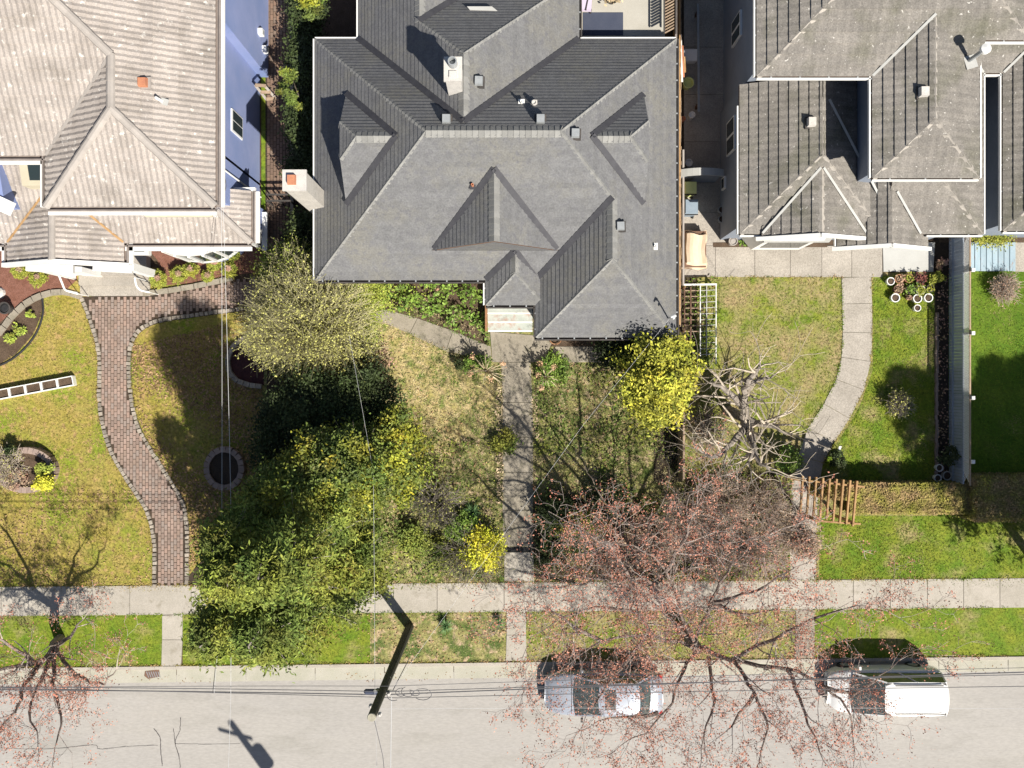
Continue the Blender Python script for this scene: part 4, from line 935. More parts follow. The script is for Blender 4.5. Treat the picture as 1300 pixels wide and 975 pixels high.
# hedges
def hedge(label, px0, px1, py0, py1, h, n, m='leaf_hedge', rd=.18):
    a, b = P(px0, py1, h), P(px1, py0, h); t = thing('clipped_hedge', label, 'hedge', ((a.x+b.x)/2, (a.y+b.y)/2, 0))
    obj('inner_branches', MB().prism([(a.x+.12, a.y+.12), (b.x-.12, a.y+.12), (b.x-.12, b.y-.12), (a.x+.12, b.y-.12)], 0, h-.1), 'hedge_core', t)
    w, d = b.x-a.x, b.y-a.y; At, As = w*d, 2*(w+d)*h; nt = int(n*At/(At+As)); ns = n-nt
    q = RNG.random((nt, 3)); P1 = np.stack([a.x+q[:, 0]*w, a.y+q[:, 1]*d, h-.06*q[:, 2]+.05*np.sin(q[:, 0]*w*5)], 1)
    # round the long edges
    e = np.minimum(q[:, 1], 1-q[:, 1])*d; P1[:, 2] -= np.clip(rd-e, 0, rd)**2/rd
    q = RNG.random((ns, 3)); s = RNG.integers(0, 4, ns); o = RNG.random(ns)*.12-.06
    P2 = np.stack([np.where(s < 2, a.x+q[:, 0]*w, np.where(s == 2, a.x+o, b.x+o)), np.where(s == 0, a.y+o, np.where(s == 1, b.y+o, a.y+q[:, 0]*d)), q[:, 1]*h*.97], 1)
    leaves('leaf_cover', np.concatenate([P1, P2]), .045, m, t, tint=.3, up=1.3)
    return t
hedge('low clipped hedge running right from the pergola, its top lit yellow and brown', 1082, 1240, 615, 652, 1.15, 17000)
hedge('leafy stub of hedge added under the pergola slats to shade the path', 1050, 1092, 616, 634, 2.0, 4000)  # added hedge block, casts the dark shade on the curved path
hedge('tall dark hedge in shadow at the right edge', 1238, 1420, 606, 662, 1.5, 14000)
# blue metal sheets
bs = thing('metal_sheets', 'pale blue ribbed metal sheets with rust streaks lying by the lattice fence', 'metal sheets', (19.9, 5.4, 0))
for k in range(8):
    x = (1228.5+k*7.4-650)/30; obj('sheet_panel', MB().prism([(x+.008, 4.77), (x+.235, 4.77), (x+.235, 5.98), (x+.008, 5.98)], .06, .1+.006*(k % 2)), 'blue_metal', bs)
    obj('rib', MB().bar((x+.01, 4.77, .115), (x+.01, 5.98, .115), .03, .03), 'blue_metal', bs)
# planter trough row on the west lawn
tr = thing('trough_planter', 'row of white framed planter boxes lying across the west lawn', 'planter', (*G([(45, 490)])[0], 0))
c0, c1 = Vector(G([(-24, 506)])[0]), Vector(G([(97, 483)])[0]); u = (c1-c0).normalized(); L = (c1-c0).length; an = math.atan2(u.y, u.x); nn = 6
for k in range(nn):
    c = c0+u*(k+.5)*L/nn; w = L/nn
    bx = thing('planter_box', None, None); bx.parent = tr; bx.location = Vector((c.x, c.y, 0))-tr.location; bx.rotation_euler.z = an
    for (cx_, cy_, dx, dy) in ((0, -.19, w-.02, .035), (0, .19, w-.02, .035), (-w/2+.025, 0, .035, .345), (w/2-.025, 0, .035, .345)):
        o = bpy.data.objects.new('board', MB().box((cx_, cy_, .14), (dx, dy, .28)).mesh('board', 'white_paint')); C.objects.link(o); o.parent = bx
    o = bpy.data.objects.new('soil_fill', MB().box((0, 0, .11), (w-.09, .34, .2)).mesh('soil_fill', 'soil')); C.objects.link(o); o.parent = bx
# pots
def pot(px, py, r, h, label, m='white_paint', fill='soil', grp=None, name='plant_pot', plant=None):
    p = P(px, py, h); t = thing(name, label, 'plant pot', (p.x, p.y, 0), grp)
    obj('pot', MB().lathe((p.x, p.y, .005), [(r*.72, 0), (r*.9, h*.85), (r, h*.86), (r, h), (r*.8, h), (r*.78, h-.07)], 16), m, t)
    obj('soil_fill', MB().lathe((p.x, p.y, h-.06), [(r*.76, 0), (r*.5, .03)], 14), fill, t)
    if plant:
        mm, nl, hh = plant; q = RNG.normal(size=(nl, 3))*np.array([r*.55, r*.55, hh*.4])+np.array([p.x, p.y, h+hh*.5]); leaves('foliage', q, .045, mm, t)
    return t
pot(1131, 357, .17, .3, 'white pot at the west end of the top row by the entry slab')
pot(1137, 378, .19, .3, 'white pot with dark soil at the lower west of the pot group')
pot(1165, 379, .19, .3, 'white pot between two others in the lower row')
pot(1179, 378, .19, .3, 'white pot at the east end of the lower row')
pot(1165, 391, .15, .3, 'small white rimmed pot standing alone below the group')
pot(1142, 354, .2, .3, 'dark pot of reddish twigs in the top row', 'rust', plant=('leaf_pink', 70, .08))
pot(1154, 353, .2, .3, 'dark pot of mauve heather in the top row', 'rust', plant=('leaf_box', 70, .08))
pot(1169, 354, .2, .3, 'pot of dark red foliage in the top row', 'gutter_dark', plant=('dark_leaf', 110, .1))
pot(1141, 367, .2, .3, 'square looking brown pot in the middle row', 'brown_wood', plant=('leaf_pink', 50, .06))
pot(1156, 367, .2, .3, 'pot with green and pink plant in the middle row', 'gutter_dark', plant=('leaf_green', 110, .1))
pot(1169, 368, .2, .3, 'pot of olive sedum in the middle row', 'chimney_paint', plant=('leaf_box', 150, .08))
pot(1181, 366, .17, .3, 'small grey pot in the middle row near the fence bed', 'gutter_dark', plant=('leaf_box', 50, .06))
pot(1154, 378, .1, .2, 'tiny pink plant in a small pot', 'rust', plant=('leaf_pink', 60, .08))
pot(1193, 594, .16, .28, 'white tub by the foot of the lattice fence, upper of three'); pot(1191, 607, .16, .28, 'white tub nearest the hedge top'); pot(1203, 604, .2, .3, 'bluish white bucket leaning at the lattice fence foot', 'pale_concrete')
pot(917, 266, .17, .35, 'upper of two grey pots in the shade of the east house wall', 'vent_metal'); pot(917, 278, .17, .35, 'lower of two grey pots in the shade of the east house wall', 'vent_metal')
pot(931, 306, .19, .45, 'cream round barrel at the east house corner', 'tile_cap', 'tile_cap')
p = pot(5, 391, .26, .45, 'dark round bowl beside the pale garden figure at the west edge', 'gutter_dark', 'black_rubber')
gf = thing('garden_figure', 'pale stone garden ornament at the west edge of the mulch', 'statue', (*G([(2, 372)])[0], 0)); q = G([(0, 372)])[0]
obj('plinth', MB().lathe((*q, 0), [(.25, 0), (.22, .12), (.12, .2), (.11, .5), (.2, .62)], 12), 'chimney_paint', gf); obj('upper_bowl', MB().lathe((*q, .6), [(.08, 0), (.32, .1), (.3, .16), (.1, .1)], 14), 'pale_concrete', gf)
# alley clutter
def clutter():
    t = thing('tarp_covered_stack', 'tan tarp draped over a low stack in the alley mouth', 'tarp', (7.8, 5.7, 0)); z = .75
    a, b = P(868, 291, z), P(899, 340, z)
    V = MB(); N_ = 9; g = []
    for i in range(N_):
        row = []
        for j in range(N_):
            u_, v_ = i/(N_-1), j/(N_-1); x = lerp(a.x, b.x, u_)+.03*math.sin(v_*9)*(.5+u_); y = lerp(a.y, b.y, v_)+.04*math.sin(u_*7)
            e = min(u_, v_, 1-u_, 1-v_); zz = z-.06*math.cos(u_*9)-(.38 if e < .01 else 0); row.append((x, y, zz))
        g.append(row)
    for i in range(N_-1):
        for j in range(N_-1): V.poly([g[i][j], g[i][j+1], g[i+1][j+1], g[i+1][j]])
    obj('tarp_sheet', V, 'tarp', t); obj('stack_base', MB().box(((a.x+b.x)/2, (a.y+b.y)/2, .3), (abs(b.x-a.x)-.1, abs(b.y-a.y)-.1, .6)), 'brown_wood', t)
    for px, py, w, d, h, m, lab in ((878, 262, .55, .6, .95, 'bin_grey', 'blue grey wheeled bin beside the tan tarp'), (877, 238, .5, .5, .9, 'green_plastic', 'olive wheeled bin just below the arched gate')):
        p = P(px, py, h); t = thing('wheelie_bin', lab, 'bin', (p.x, p.y, 0))
        obj('bin_body', MB().box((p.x, p.y, h/2), (w*.85, d*.85, h-.08), 0, 1.08), m, t); obj('lid', MB().box((p.x, p.y, h), (w, d, .07), 0, .9), m, t)
        obj('handle', MB().bar((p.x-w/2, p.y-d/2-.03, h-.05), (p.x+w/2, p.y-d/2-.03, h-.05), .04), 'black_rubber', t)
        for s in (-1, 1): obj('wheel', MB().tube([(p.x+s*w*.4-.03, p.y-d*.4, .1), (p.x+s*w*.4+.03, p.y-d*.4, .1)], .1, 12), 'black_rubber', t)
    t = thing('arched_gate', 'pale arched gate closing the alley between the houses', 'gate', (8.0, 8.0, 0)); pts = []
    for k in range(9):
        u_ = k/8; pp = P(866+54*u_, 219, 1.7); pts.append((pp.x, pp.y, 1.3+.5*math.sin(math.pi*(.15+.7*u_))))
    for k in range(8):
        a, b = pts[k], pts[k+1]; obj('gate_board', MB().poly([(a[0]+.01, a[1], 0), (b[0]-.01, b[1], 0), (b[0]-.01, b[1], b[2]), (a[0]+.01, a[1], a[2])]).poly([(a[0]+.01, a[1]+.04, 0), (b[0]-.01, b[1]+.04, 0), (b[0]-.01, b[1]+.04, b[2]), (a[0]+.01, a[1]+.04, a[2])][::-1]), 'grey_stucco', t)
        obj('top_rail', MB().bar((a[0], a[1]+.02, a[2]), (b[0], b[1]+.02, b[2]), .3, .04), 'pale_concrete', t)
    t = thing('storage_tub', 'white plastic storage box in the alley', 'box', P(877, 70, .0)); p = P(877, 70, .45)
    obj('tub', MB().box((p.x, p.y, .22), (.5, .4, .42), 0, 1.1), 'white_paint', t); obj('lid', MB().box((p.x, p.y, .46), (.62, .5, .05), 0, .95), 'white_paint', t)
    t = thing('round_basket', 'lime green round plastic tub in the alley', 'tub', P(874, 106, 0)); p = P(874, 105, .5)
    obj('basket', MB().lathe((p.x, p.y, .02), [(.15, 0), (.22, .48), (.24, .5), (.2, .5), (.17, .3)], 16), 'green_plastic', t)
    obj('basket_floor', MB().lathe((p.x, p.y, .36), [(.19, 0), (.02, .01)], 14), 'green_plastic', t)
    for px, py, r, m, lab in ((879, 145, .14, 'white_paint', 'white round bucket beside the fence in the alley'), (868, 150, .1, 'clay', 'small orange pot beside the fence in the alley'), (875, 206, .16, 'white_paint', 'white bowl on the crate above the arched gate')):
        p = P(px, py, .5); t = thing('bucket', lab, 'bucket', (p.x, p.y, 0)); obj('bucket_body', MB().lathe((p.x, p.y, 0), [(r*.75, 0), (r, .45), (r*.85, .45), (r*.7, .2)], 14), m, t); obj('bucket_fill', MB().lathe((p.x, p.y, .38), [(r*.85, 0), (r*.1, .01)], 12), m, t)
    t = thing('wall_rail', 'long blue painted plank lying along the alley', 'plank', P(886, 70, 0)); a, b = P(886, 5, .5), P(887, 142, .5)
    obj('plank', MB().bar(a, b, .09, .06), 'vent_metal', t); obj('support', MB().box(((a.x+b.x)/2, a.y-.3, .22), (.1, .1, .44)), 'brown_wood', t); obj('support', MB().box(((a.x+b.x)/2, b.y+.3, .22), (.1, .1, .44)), 'brown_wood', t)
    t = thing('leaning_boards', 'bundle of brown and white boards against the alley fence', 'boards', P(864, 70, 0))
    for k, m in enumerate(('wood', 'white_paint', 'clay', 'wood')): a, b = P(862+k*2.2, 30+k*14, .9), P(864+k*2, 110-k*6, .9); obj('board', MB().bar(a, b, .07, .03), m, t)
clutter()
# white ladder rack
lad = thing('ladder_rack', 'white painted ladder frame lying beside the grey house corner', 'ladder', P(895, 405, 0)); hz = .55
for x, ya, yb, m in ((909, 360, 462, 'white_paint'), (897, 363, 452, 'pale_concrete'), (889, 363, 452, 'white_paint'), (877, 364, 432, 'brown_wood'), (869, 364, 420, 'brown_wood')): obj('rail', MB().bar(P(x, ya, hz), P(x, yb, hz), .035 if m != 'brown_wood' else .05, .05), m, lad)
obj('rung', MB().bar(P(868, 361.5, hz+.03), P(910, 361, hz+.03), .07, .05), 'white_paint', lad)
for k in range(12): obj('rung', MB().bar(P(889, 369+k*7.4, hz), P(908.5, 368+k*7.4, hz), .025, .03), 'pale_concrete', lad)
for k in range(8): obj('rung', MB().bar(P(869, 369+k*7.4, hz-.03), P(888, 369+k*7.4, hz-.03), .035, .03), 'fence_wood', lad)
for x, y in ((909, 362), (909, 455), (870, 364), (870, 420)): p = P(x, y, hz); obj('leg', MB().box((p.x, p.y, hz/2-.02), (.05, .05, hz-.04)), 'wood', lad)
# west side gate pier and low bars
t = thing('gate_frame', 'tan wooden gate frame leaning at the blue wall', 'gate', P(338, 116, 0))
for k in range(2): a, b = P(324+k*12, 108+k*1, 1.5-k*.15), P(338+k*12, 126-k*1, .55-k*.1); obj('gate_rail', MB().bar(a, b, .1, .06), 'tile_cap', t)
for k in range(3): a, b = P(324+k*7, 108+k*9, 1.5-.4*k), P(338+k*6, 109+k*8, 1.4-.4*k); obj('gate_slat', MB().bar(a, b, .12, .05), 'fence_wood', t)
for k, (y, lab) in enumerate(((247, 'upper dark bar of the pair across the side yard'), (255, 'lower dark bar of the pair across the side yard'))):
    t = thing('side_gate', lab, 'gate', P(352, y, 0)); obj('gate_rail', MB().bar(P(338, y, 1.), P(369, y, 1.), .06, .1), 'gutter_dark', t)
    for x in (339, 353, 368): pp = P(x, y, 1.); obj('gate_post', MB().box((pp.x, pp.y, .47), (.05, .05, .94)), 'gutter_dark', t)
hr = thing('hose_reel', 'coiled dark hose below the small front eave', 'hose', P(704, 432, 0)); c = P(705, 431, .08)
obj('hose_coil', MB().tube([(c.x+.26*math.cos(t/3)*(1-t*.004), c.y+.2*math.sin(t/3), .05+.012*t/3) for t in range(34)], .022, 6), 'rust', hr)
ps = thing('name_tag', 'small white tag standing in the dark corner shrub', 'tag', P(1066, 569, 0)); p = P(1066, 569, .3); obj('tag_plate', MB().box((p.x, p.y, .3), (.1, .2, .02), -.4), 'white_paint', ps); obj('tag_stake', MB().box((p.x, p.y, .14), (.02, .02, .28)), 'wood', ps)
# ================= POLES AND WIRES
up_ = thing('utility_pole', 'dark mossy wooden utility pole on the verge, leaning away in the view', 'utility pole', (*G([(520, 796)])[0], 0))
bx, by = G([(520, 796)])[0]
obj('pole_shaft', MB().tube([(bx, by, -.05), (bx, by, 5), (bx, by, 9.75)], [.185, .16, .135], 14), 'pole_wood', up_, smooth=False)
obj('pole_top', MB().lathe((bx, by, 9.75), [(.137, 0), (.12, .03)], 14), 'pole_end', up_)
obj('cable_guard', MB().tube([(bx+.12, by+.12, 0), (bx+.1, by+.1, 6.5)], .04, 6), 'pole_wood', up_)
for z, sx in ((9.3, .2), (8.6, -.2), (7.5, .22), (7.2, -.2)): obj('insulator', MB().lathe((bx+sx, by-.05, z), [(.03, 0), (.07, .05), (.04, .1), (.06, .15), (.03, .2)], 8), 'chimney_paint', up_)
obj('bracket', MB().bar((bx-.3, by, 7.5), (bx+.3, by, 7.5), .06, .08), 'steel', up_)
sx_, sy_ = G([(455, 1140)])[0]
p2 = thing('utility_pole', 'utility pole across the street that casts the transformer shadow', 'utility pole', (sx_, sy_, 0))
obj('pole_shaft', MB().tube([(sx_, sy_, -.05), (sx_, sy_, 9.8)], [.18, .13], 12), 'pole_wood', p2); obj('crossarm', MB().bar((sx_-.9, sy_+.25, 9.1), (sx_+.5, sy_-.15, 9.1), .1, .12), 'pole_wood', p2)
obj('transformer', MB().lathe((sx_+.38, sy_-.1, 7.6), [(.05, 0), (.26, .05), (.26, .85), (.1, .95)], 14), 'vent_metal', p2)
def wire(label, pts, r=.014, m='wire', sag=.25, name='overhead_wire', seg=14):
    P_ = [P(*p) for p in pts]; out = []
    for a, b in zip(P_[:-1], P_[1:]):
        L = (b-a).length; n = max(6, int(L/1.0))
        for k in range(n): t = k/n; q = a.lerp(b, t); q.z -= sag*4*t*(1-t)*min(1, L/20); out.append(tuple(q))
    out.append(tuple(P_[-1])); return obj(name, MB().tube(out, r, 5), m, label=label, cat='wire')
wire('thick black cable along the street, lowest span line', [(-500, 876, 7.4), (486, 882, 7.4), (1900, 838, 7.4)], .019)
wire('second black cable just above the thick street cable', [(-500, 873, 7.6), (492, 878, 7.6), (1900, 846, 7.6)], .013)
wire('upper thin street wire', [(-500, 882, 7.9), (495, 871, 7.9), (1900, 836, 7.9)], .009)
wire('lowest thin street wire toward the vans', [(-500, 868, 7.1), (505, 886, 7.1), (1900, 866, 7.1)], .012)
wire('pale thin wire over the silver car', [(480, 900, 8.8), (1900, 906, 8.8)], .005, 'pale_wire')
wire('bright service wire down to the blue house, western', [(272, 880, 7.4), (281, 760, 6.6), (281, 245, 5.2)], .0075, 'pale_wire', .1)
wire('bright service wire down to the blue house, eastern', [(290, 975, 8.2), (293, 880, 7.4), (293, 640, 6.6), (283, 250, 5.2)], .008, 'pale_wire', .1)
wire('thin wire from the street to the budding yellow tree', [(480, 1040, 9), (476, 880, 7.6), (474, 600, 6.2), (443, 425, 4.6)], .005, 'pale_wire', .1)
wire('white service wire running down left from the roof mast', [(849, 406, 4.9), (740, 540, 5.8), (500, 872, 7.5)], .0045, 'pale_wire', .2)
wire('second thin wire beside the pole top', [(473, 905, 9.4), (486, 960, 9.2), (500, 1100, 9.2)], .01, 'wire', .1)
wire('pale twin drop wire right of the pole', [(497, 885, 7.5), (494, 1100, 8.6)], .012, 'pale_wire', .1)
wire('dark wire crossing the gutter at the cedars', [(274, 842, 7.0), (270, 880, 7.3)], .012, 'wire', .05)
wire('guy wire slanting from the pole to the kerb', [(520, 835, 6.6), (498, 878, 7.5)], .014, 'wire', .02)
sb = thing('splice_box', 'dark cable splice case hanging west of the pole', 'cable box', P(472, 878, 7.4)); a, b = P(462, 878, 7.42), P(484, 878, 7.42); obj('case', MB().tube([a, a.lerp(b, .1), a.lerp(b, .9), b], [.04, .09, .09, .04], 10), 'slate_mat', sb)
cc = thing('cable_coil', 'tangle of black cable loops east of the pole', 'cable', P(525, 880, 7.4))
for k in range(5):
    c = P(500+k*9, 880+random.uniform(-3, 3), 7.45); r = random.uniform(.1, .22)
    obj('loop', MB().tube([(c.x+r*1.5*math.cos(t*.42+k), c.y+r*math.sin(t*.42+k), c.z+.02*t) for t in range(14)], .012, 5), 'wire', cc)
# hoods of the coil of cable at the blue house corner
cw = thing('cable_coil', 'black wire coil on the blue wall above the corner roof', 'cable', P(282, 235, 5.2)); c = P(283, 235, 5.2)
for k in range(3): obj('loop', MB().tube([(c.x+.12*math.cos(t*.45), c.y+(.3-.05*k)*math.sin(t*.45), c.z+.02*math.cos(t)) for t in range(15)], .012, 5), 'wire', cw)
# ================= CARS
def car(name, label, px, py, hz, prm):
    c = P(px, py, hz); t = thing(name, label, prm['cat'], (c.x, c.y, -.02)); B = prm['paint']; W_ = prm['W']/2
    o0 = wloc(t); rotm = math.pi
    def T(x, y, z): return (o0.x-x, o0.y-y, o0.z+z)
    def put(nm, mb, m, par=t, sm=False): mb.v = [T(*v) for v in mb.v]; return obj(nm, mb, m, par, smooth=sm)
    st_ = prm['st']; sec = lambda w, zb, zt: [(-w*.96, .22), (-w, .42), (-w, zb*.85), (-w*.97, zb), (-w*.86, zt-.02), (-w*.5, zt+.02), (0, zt+.035)]
    rows = []
    for x, w, zb, zt in st_:
        s = sec(w*W_, zb, zt); s = s+[(-y, z) for y, z in s[-2::-1]]; rows.append([(x, y, z) for y, z in s])
    mb = MB(); nn = len(rows[0])
    for r in rows: mb.v += r
    for i in range(len(rows)-1):
        for j in range(nn-1): mb.f.append((i*nn+j, i*nn+j+1, (i+1)*nn+j+1, (i+1)*nn+j))
    mb.f.append(tuple(range(nn))); mb.f.append(tuple((len(rows)-1)*nn+j for j in reversed(range(nn))))
    body = put('body', mb, B, sm=True)
    wb, wt, rt, rb, zb, zr = prm['gh']; yb, yt = W_*.88, W_*.70
    def sheetq(a, b, n=6, bulge=.05, dirx=0, lift_=.0):
        """curved pane between bottom edge a (x,z,halfw) and top edge b"""
        m = MB(); 
        for i in range(5):
            u_ = i/4; x, z, hw = (lerp(p, q, u_) for p, q in zip(a, b)); z += .03*math.sin(math.pi*u_)
            for j in range(n+1):
                v_ = j/n*2-1; m.v.append((x+dirx*(1-v_*v_), v_*hw, z+lift_*(1-v_*v_)))
        for i in range(4):
            for j in range(n): q = i*(n+1)+j; m.f.append((q, q+1, q+n+2, q+n+1) if dirx < 0 else (q, q+n+1, q+n+2, q+1))
        return m
    put('windscreen', sheetq((wb, zb, yb*.94), (wt, zr-.03, yt*.96), dirx=.1, lift_=.03), 'car_glass', sm=True)
    put('rear_window', sheetq((rb, zb, yb*.9), (rt, zr-.03, yt*.95), dirx=-.07, lift_=.03), 'car_glass', sm=True)
    for s in (-1, 1):
        m = MB(); q = [(wb-.05, s*yb, zb), (wt, s*yt, zr-.04), (rt, s*yt, zr-.04), (rb+.05, s*yb, zb)]; m.poly(q if s > 0 else q[::-1]); put('side_window', m, 'car_glass')
        for xb_, xt_ in ((wb-.02, wt), (rb+.02, rt), ((wb+rb)/2-.05, (wt+rt)/2-.05)):
            put('pillar', MB().bar((xb_, s*yb*1.0, zb), (xt_, s*yt, zr-.03), .06, .05), B)
    m = MB(); nx, ny = 8, 8
    for i in range(nx+1):
        u_ = i/nx; x = lerp(wt+.04, rt-.04, u_); hw = yt*(1.03-.05*abs(2*u_-1)**4)
        for j in range(ny+1): v_ = j/ny*2-1; m.v.append((x+.07*(1-v_*v_)*(1-2*u_)*(1 if abs(1-2*u_) > .9 else 0), v_*hw, zr+.035*(1-v_*v_)-.03*abs(v_)**6-.03*abs(2*u_-1)**6))
    for i in range(nx):
        for j in range(ny): q = i*(ny+1)+j; m.f.append((q, q+1, q+ny+2, q+ny+1))
    for j in range(ny+1): pass
    roof = put('roof', m, B, sm=True)
    put('roof_lining', MB().box(((wt+rt)/2, 0, zr-.045), (wt-rt+.02, yt*1.9, .03)), 'gutter_dark')
    if prm.get('sun'):
        a, b = prm['sun']; put('sunroof', MB().box(((a+b)/2, 0, zr+.022), (b-a, yt*1.25, .03)), 'car_glass', roof)
    if prm.get('rack'):
        for s in (-1, 1): put('roof_rail', MB().bar((wt-.3, s*yt*.86, zr+.05), (rt+.15, s*yt*.86, zr+.05), .035, .03), 'gutter_dark', roof)
    xw = prm['wh']
    for x in xw:
        for s in (-1, 1):
            r = .32; tw = MB().tube([(x, s*(W_-.2), r), (x, s*(W_-.16), r), (x, s*(W_-.01), r), (x, s*(W_+.005), r)], [r*.9, r, r, r*.93], 18); wo = put('wheel', tw, 'black_rubber')
            put('rim', MB().tube([(x, s*(W_), r), (x, s*(W_+.012), r)], [.21, .19], 14), 'vent_metal', wo)
    xf, xr_ = st_[-1][0], st_[0][0]
    for s in (-1, 1):
        put('headlight', MB().box((xf-.3, s*W_*.68, .6), (.26, .24, .12), -s*.35), 'lamp_clear'); put('tail_light', MB().box((xr_+.12, s*W_*.76, .75), (.16, .22, .2), s*.2), 'lamp_red')
        mr = put('mirror', MB().box((wb-.28, s*(W_+.09), zb+.03), (.1, .17, .12), 0, .8), B if s < 0 else 'gutter_dark')
        put('door_handle', MB().box((.15, s*(W_+.005), zb*.82), (.18, .02, .03)), B); put('door_handle', MB().box((-.75, s*(W_+.005), zb*.82), (.18, .02, .03)), B)
        put('wiper', MB().bar((wb+.06, .1+s*.3, zb+.02), (wb-.2, .1+s*.3+.3, zb+.16), .02), 'black_rubber')
    put('front_bumper', MB().box((xf-.06, 0, .38), (.12, W_*1.4, .22), 0, .95), B); put('rear_bumper', MB().box((xr_+.05, 0, .4), (.12, W_*1.5, .22), 0, .95), B)
    put('bonnet_seam', MB().bar((wb+.14, -W_*.8, prm['bz']), (wb+.14, W_*.8, prm['bz']), .015, .012), 'gutter_dark')
    if prm.get('boot'): put('boot_seam', MB().bar((rb-.06, -W_*.72, prm['boot']), (rb-.06, W_*.72, prm['boot']), .015, .012), 'gutter_dark')
    return t
car('parked_sedan', 'silver sedan with a dark sunroof parked under the red budding tree', 767, 883, .9, dict(cat='car', paint='silver_paint', W=1.84,
    st=[(-2.46, .62, .62, .72), (-2.38, .8, .76, .92), (-2.15, .93, .84, 1.0), (-1.6, .98, .86, 1.0), (-.8, 1, .87, .93), (0, 1, .87, .91), (.9, .99, .85, .91), (1.3, .98, .82, .93), (1.8, .95, .76, .86), (2.15, .87, .68, .76), (2.36, .72, .6, .65), (2.44, .5, .52, .56)],
    gh=(1.2, .18, -1.3, -1.92, .93, 1.42), sun=(-.42, .02), wh=(-1.45, 1.5), bz=.965, boot=1.02))
car('parked_van', 'white minivan with a broad white roof parked toward the right', 1127, 881, 1.1, dict(cat='van', paint='white_car', W=1.9,
    st=[(-2.32, .8, .7, .8), (-2.27, .93, .95, 1.02), (-2.1, .98, 1.0, 1.08), (-1.2, 1, 1.0, 1.05), (0, 1, .98, 1.03), (1.1, .99, .95, 1.03), (1.5, .97, .9, .98), (1.9, .9, .8, .86), (2.15, .76, .66, .72), (2.28, .52, .55, .6)],
    gh=(1.4, .28, -2.1, -2.26, 1.03, 1.74), wh=(-1.4, 1.45), bz=1.045, rack=True))
# ================= VEGETATION
def clumps(c, rad_, n, k, spread, shell=.75, rng=RNG, flat=0):
    """n leaf points gathered in k clumps inside an ellipsoid"""
    d = rng.normal(size=(k, 3)); d /= np.linalg.norm(d, axis=1)[:, None]; d[:, 2] = np.where(d[:, 2] < -.3, -d[:, 2], d[:, 2])
    r = shell+(1-shell)*rng.random((k, 1)); r *= (.78+.3*rng.random((k, 1)))
    cc = d*r*np.array(rad_)+np.array(c); idx = rng.integers(0, k, n)
    return cc[idx]+rng.normal(size=(n, 3))*spread*np.array([1, 1, .7]), idx
def huef(idx, k, v=.25, rng=RNG):
    a = 1-v+2*v*rng.random((k, 1)); b = a*np.array([[1, 1, 1]])+rng.normal(size=(k, 3))*.04; return b[idx]
def trunk(t, base, top, r0, r1, m='bark', name='trunk'):
    b, a = Vector(base), Vector(top); mid = b.lerp(a, .5)+Vector((random.uniform(-.06, .06), random.uniform(-.06, .06), 0)); return obj(name, MB().tube([b-Vector((0, 0, .1)), mid, a], [r0, (r0+r1)/2, r1], 8), m, t)
def shrub(px, py, h, r, n, m, label, name='shrub', cat='shrub', size=.05, k=None, group=None, rz_=None, z0=0, ry=None, sp=.19, stem='bark', up=.6, asp=.55, low=.5, v=.25):
    c = P(px, py, h*.6+z0); t = thing(name, label, cat, (c.x, c.y, z0), group); k = k or max(12, int(r*r*60)); rr = (r, ry or r, h*.45)
    pts, idx = clumps((c.x, c.y, z0+h*low), rr, n, k, r*sp, shell=.6); pts[:, 2] = np.maximum(pts[:, 2], z0+.03)
    leaves('foliage', pts, size, m, t, up=up, asp=asp, hue=huef(idx, k, v))
    mb = MB()
    for q in range(5): a = random.uniform(0, 6.28); mb.tube([(c.x, c.y, z0), (c.x+r*.3*math.cos(a), c.y+r*.3*math.sin(a), z0+h*.4), (c.x+r*.6*math.cos(a), c.y+r*.6*math.sin(a), z0+h*.7)], [.02, .014, .006], 4)
    obj('stem', mb, stem, t); return t
# --- tall cedars
def cedar(gx, gy, h, R, n, label, k=330, m='leaf_cedar', z0=.4):
    x, y = G([(gx, gy)])[0]; t = thing('cedar_tree', label, 'tree', (x, y, 0)); trunk(t, (x, y, 0), (x, y, h*.93), .24, .03)
    u_ = RNG.random(k)**.8; a = RNG.random(k)*2*math.pi; hh = z0+u_*(h-z0-.1); rr = R*np.clip(1.04-u_, .03, 1)**.5*(.72+.36*RNG.random(k))*(1+.18*np.sin(a*5+u_*9))
    cc = np.stack([x+np.cos(a)*rr, y+np.sin(a)*rr, hh], 1); idx = RNG.integers(0, k, n); along = RNG.random(n)**.7
    s = along[:, None]*np.array([1, 1, 0]); ax = np.array([x, y, 0]); base = np.concatenate([np.repeat(ax[None, :2], n, 0), (hh[idx]+.35)[:, None]], 1)
    pts = base+(cc[idx]-base)*(.35+.65*along)[:, None]+RNG.normal(size=(n, 3))*np.array([.13, .13, .09])*(.5+.9*along)[:, None]
    leaves('foliage', pts, .085, m, t, up=.35, asp=.3, hue=huef(idx, k, .4)*(1), tint=.3)
    mb = MB()
    for i in range(0, k, 4): mb.tube([(x, y, hh[i]+.3), tuple(cc[i])], [.03, .008], 3, cap=False)
    obj('limbs', mb, 'grey_bark', t); return t
cedar(432, 655, 11.6, 2.5, 30000, 'tallest dark green cedar, northernmost of the three by the pavement')
cedar(388, 668, 10.8, 2.3, 24000, 'cedar at the west side of the tall group, shading the brick path lawn')
cedar(408, 728, 9.8, 2.5, 26000, 'yellow green cedar overhanging the kerb and verge')
cedar(352, 738, 8.8, 1.9, 15000, 'outer cedar at the west end of the group above the kerb')
cedar(376, 640, 10.0, 1.9, 18000, 'inner cedar behind the yellow green crown, above the block ring')
cedar(455, 700, 6.0, 2.1, 18000, 'lower cedar crown reaching over the pavement by the pole')
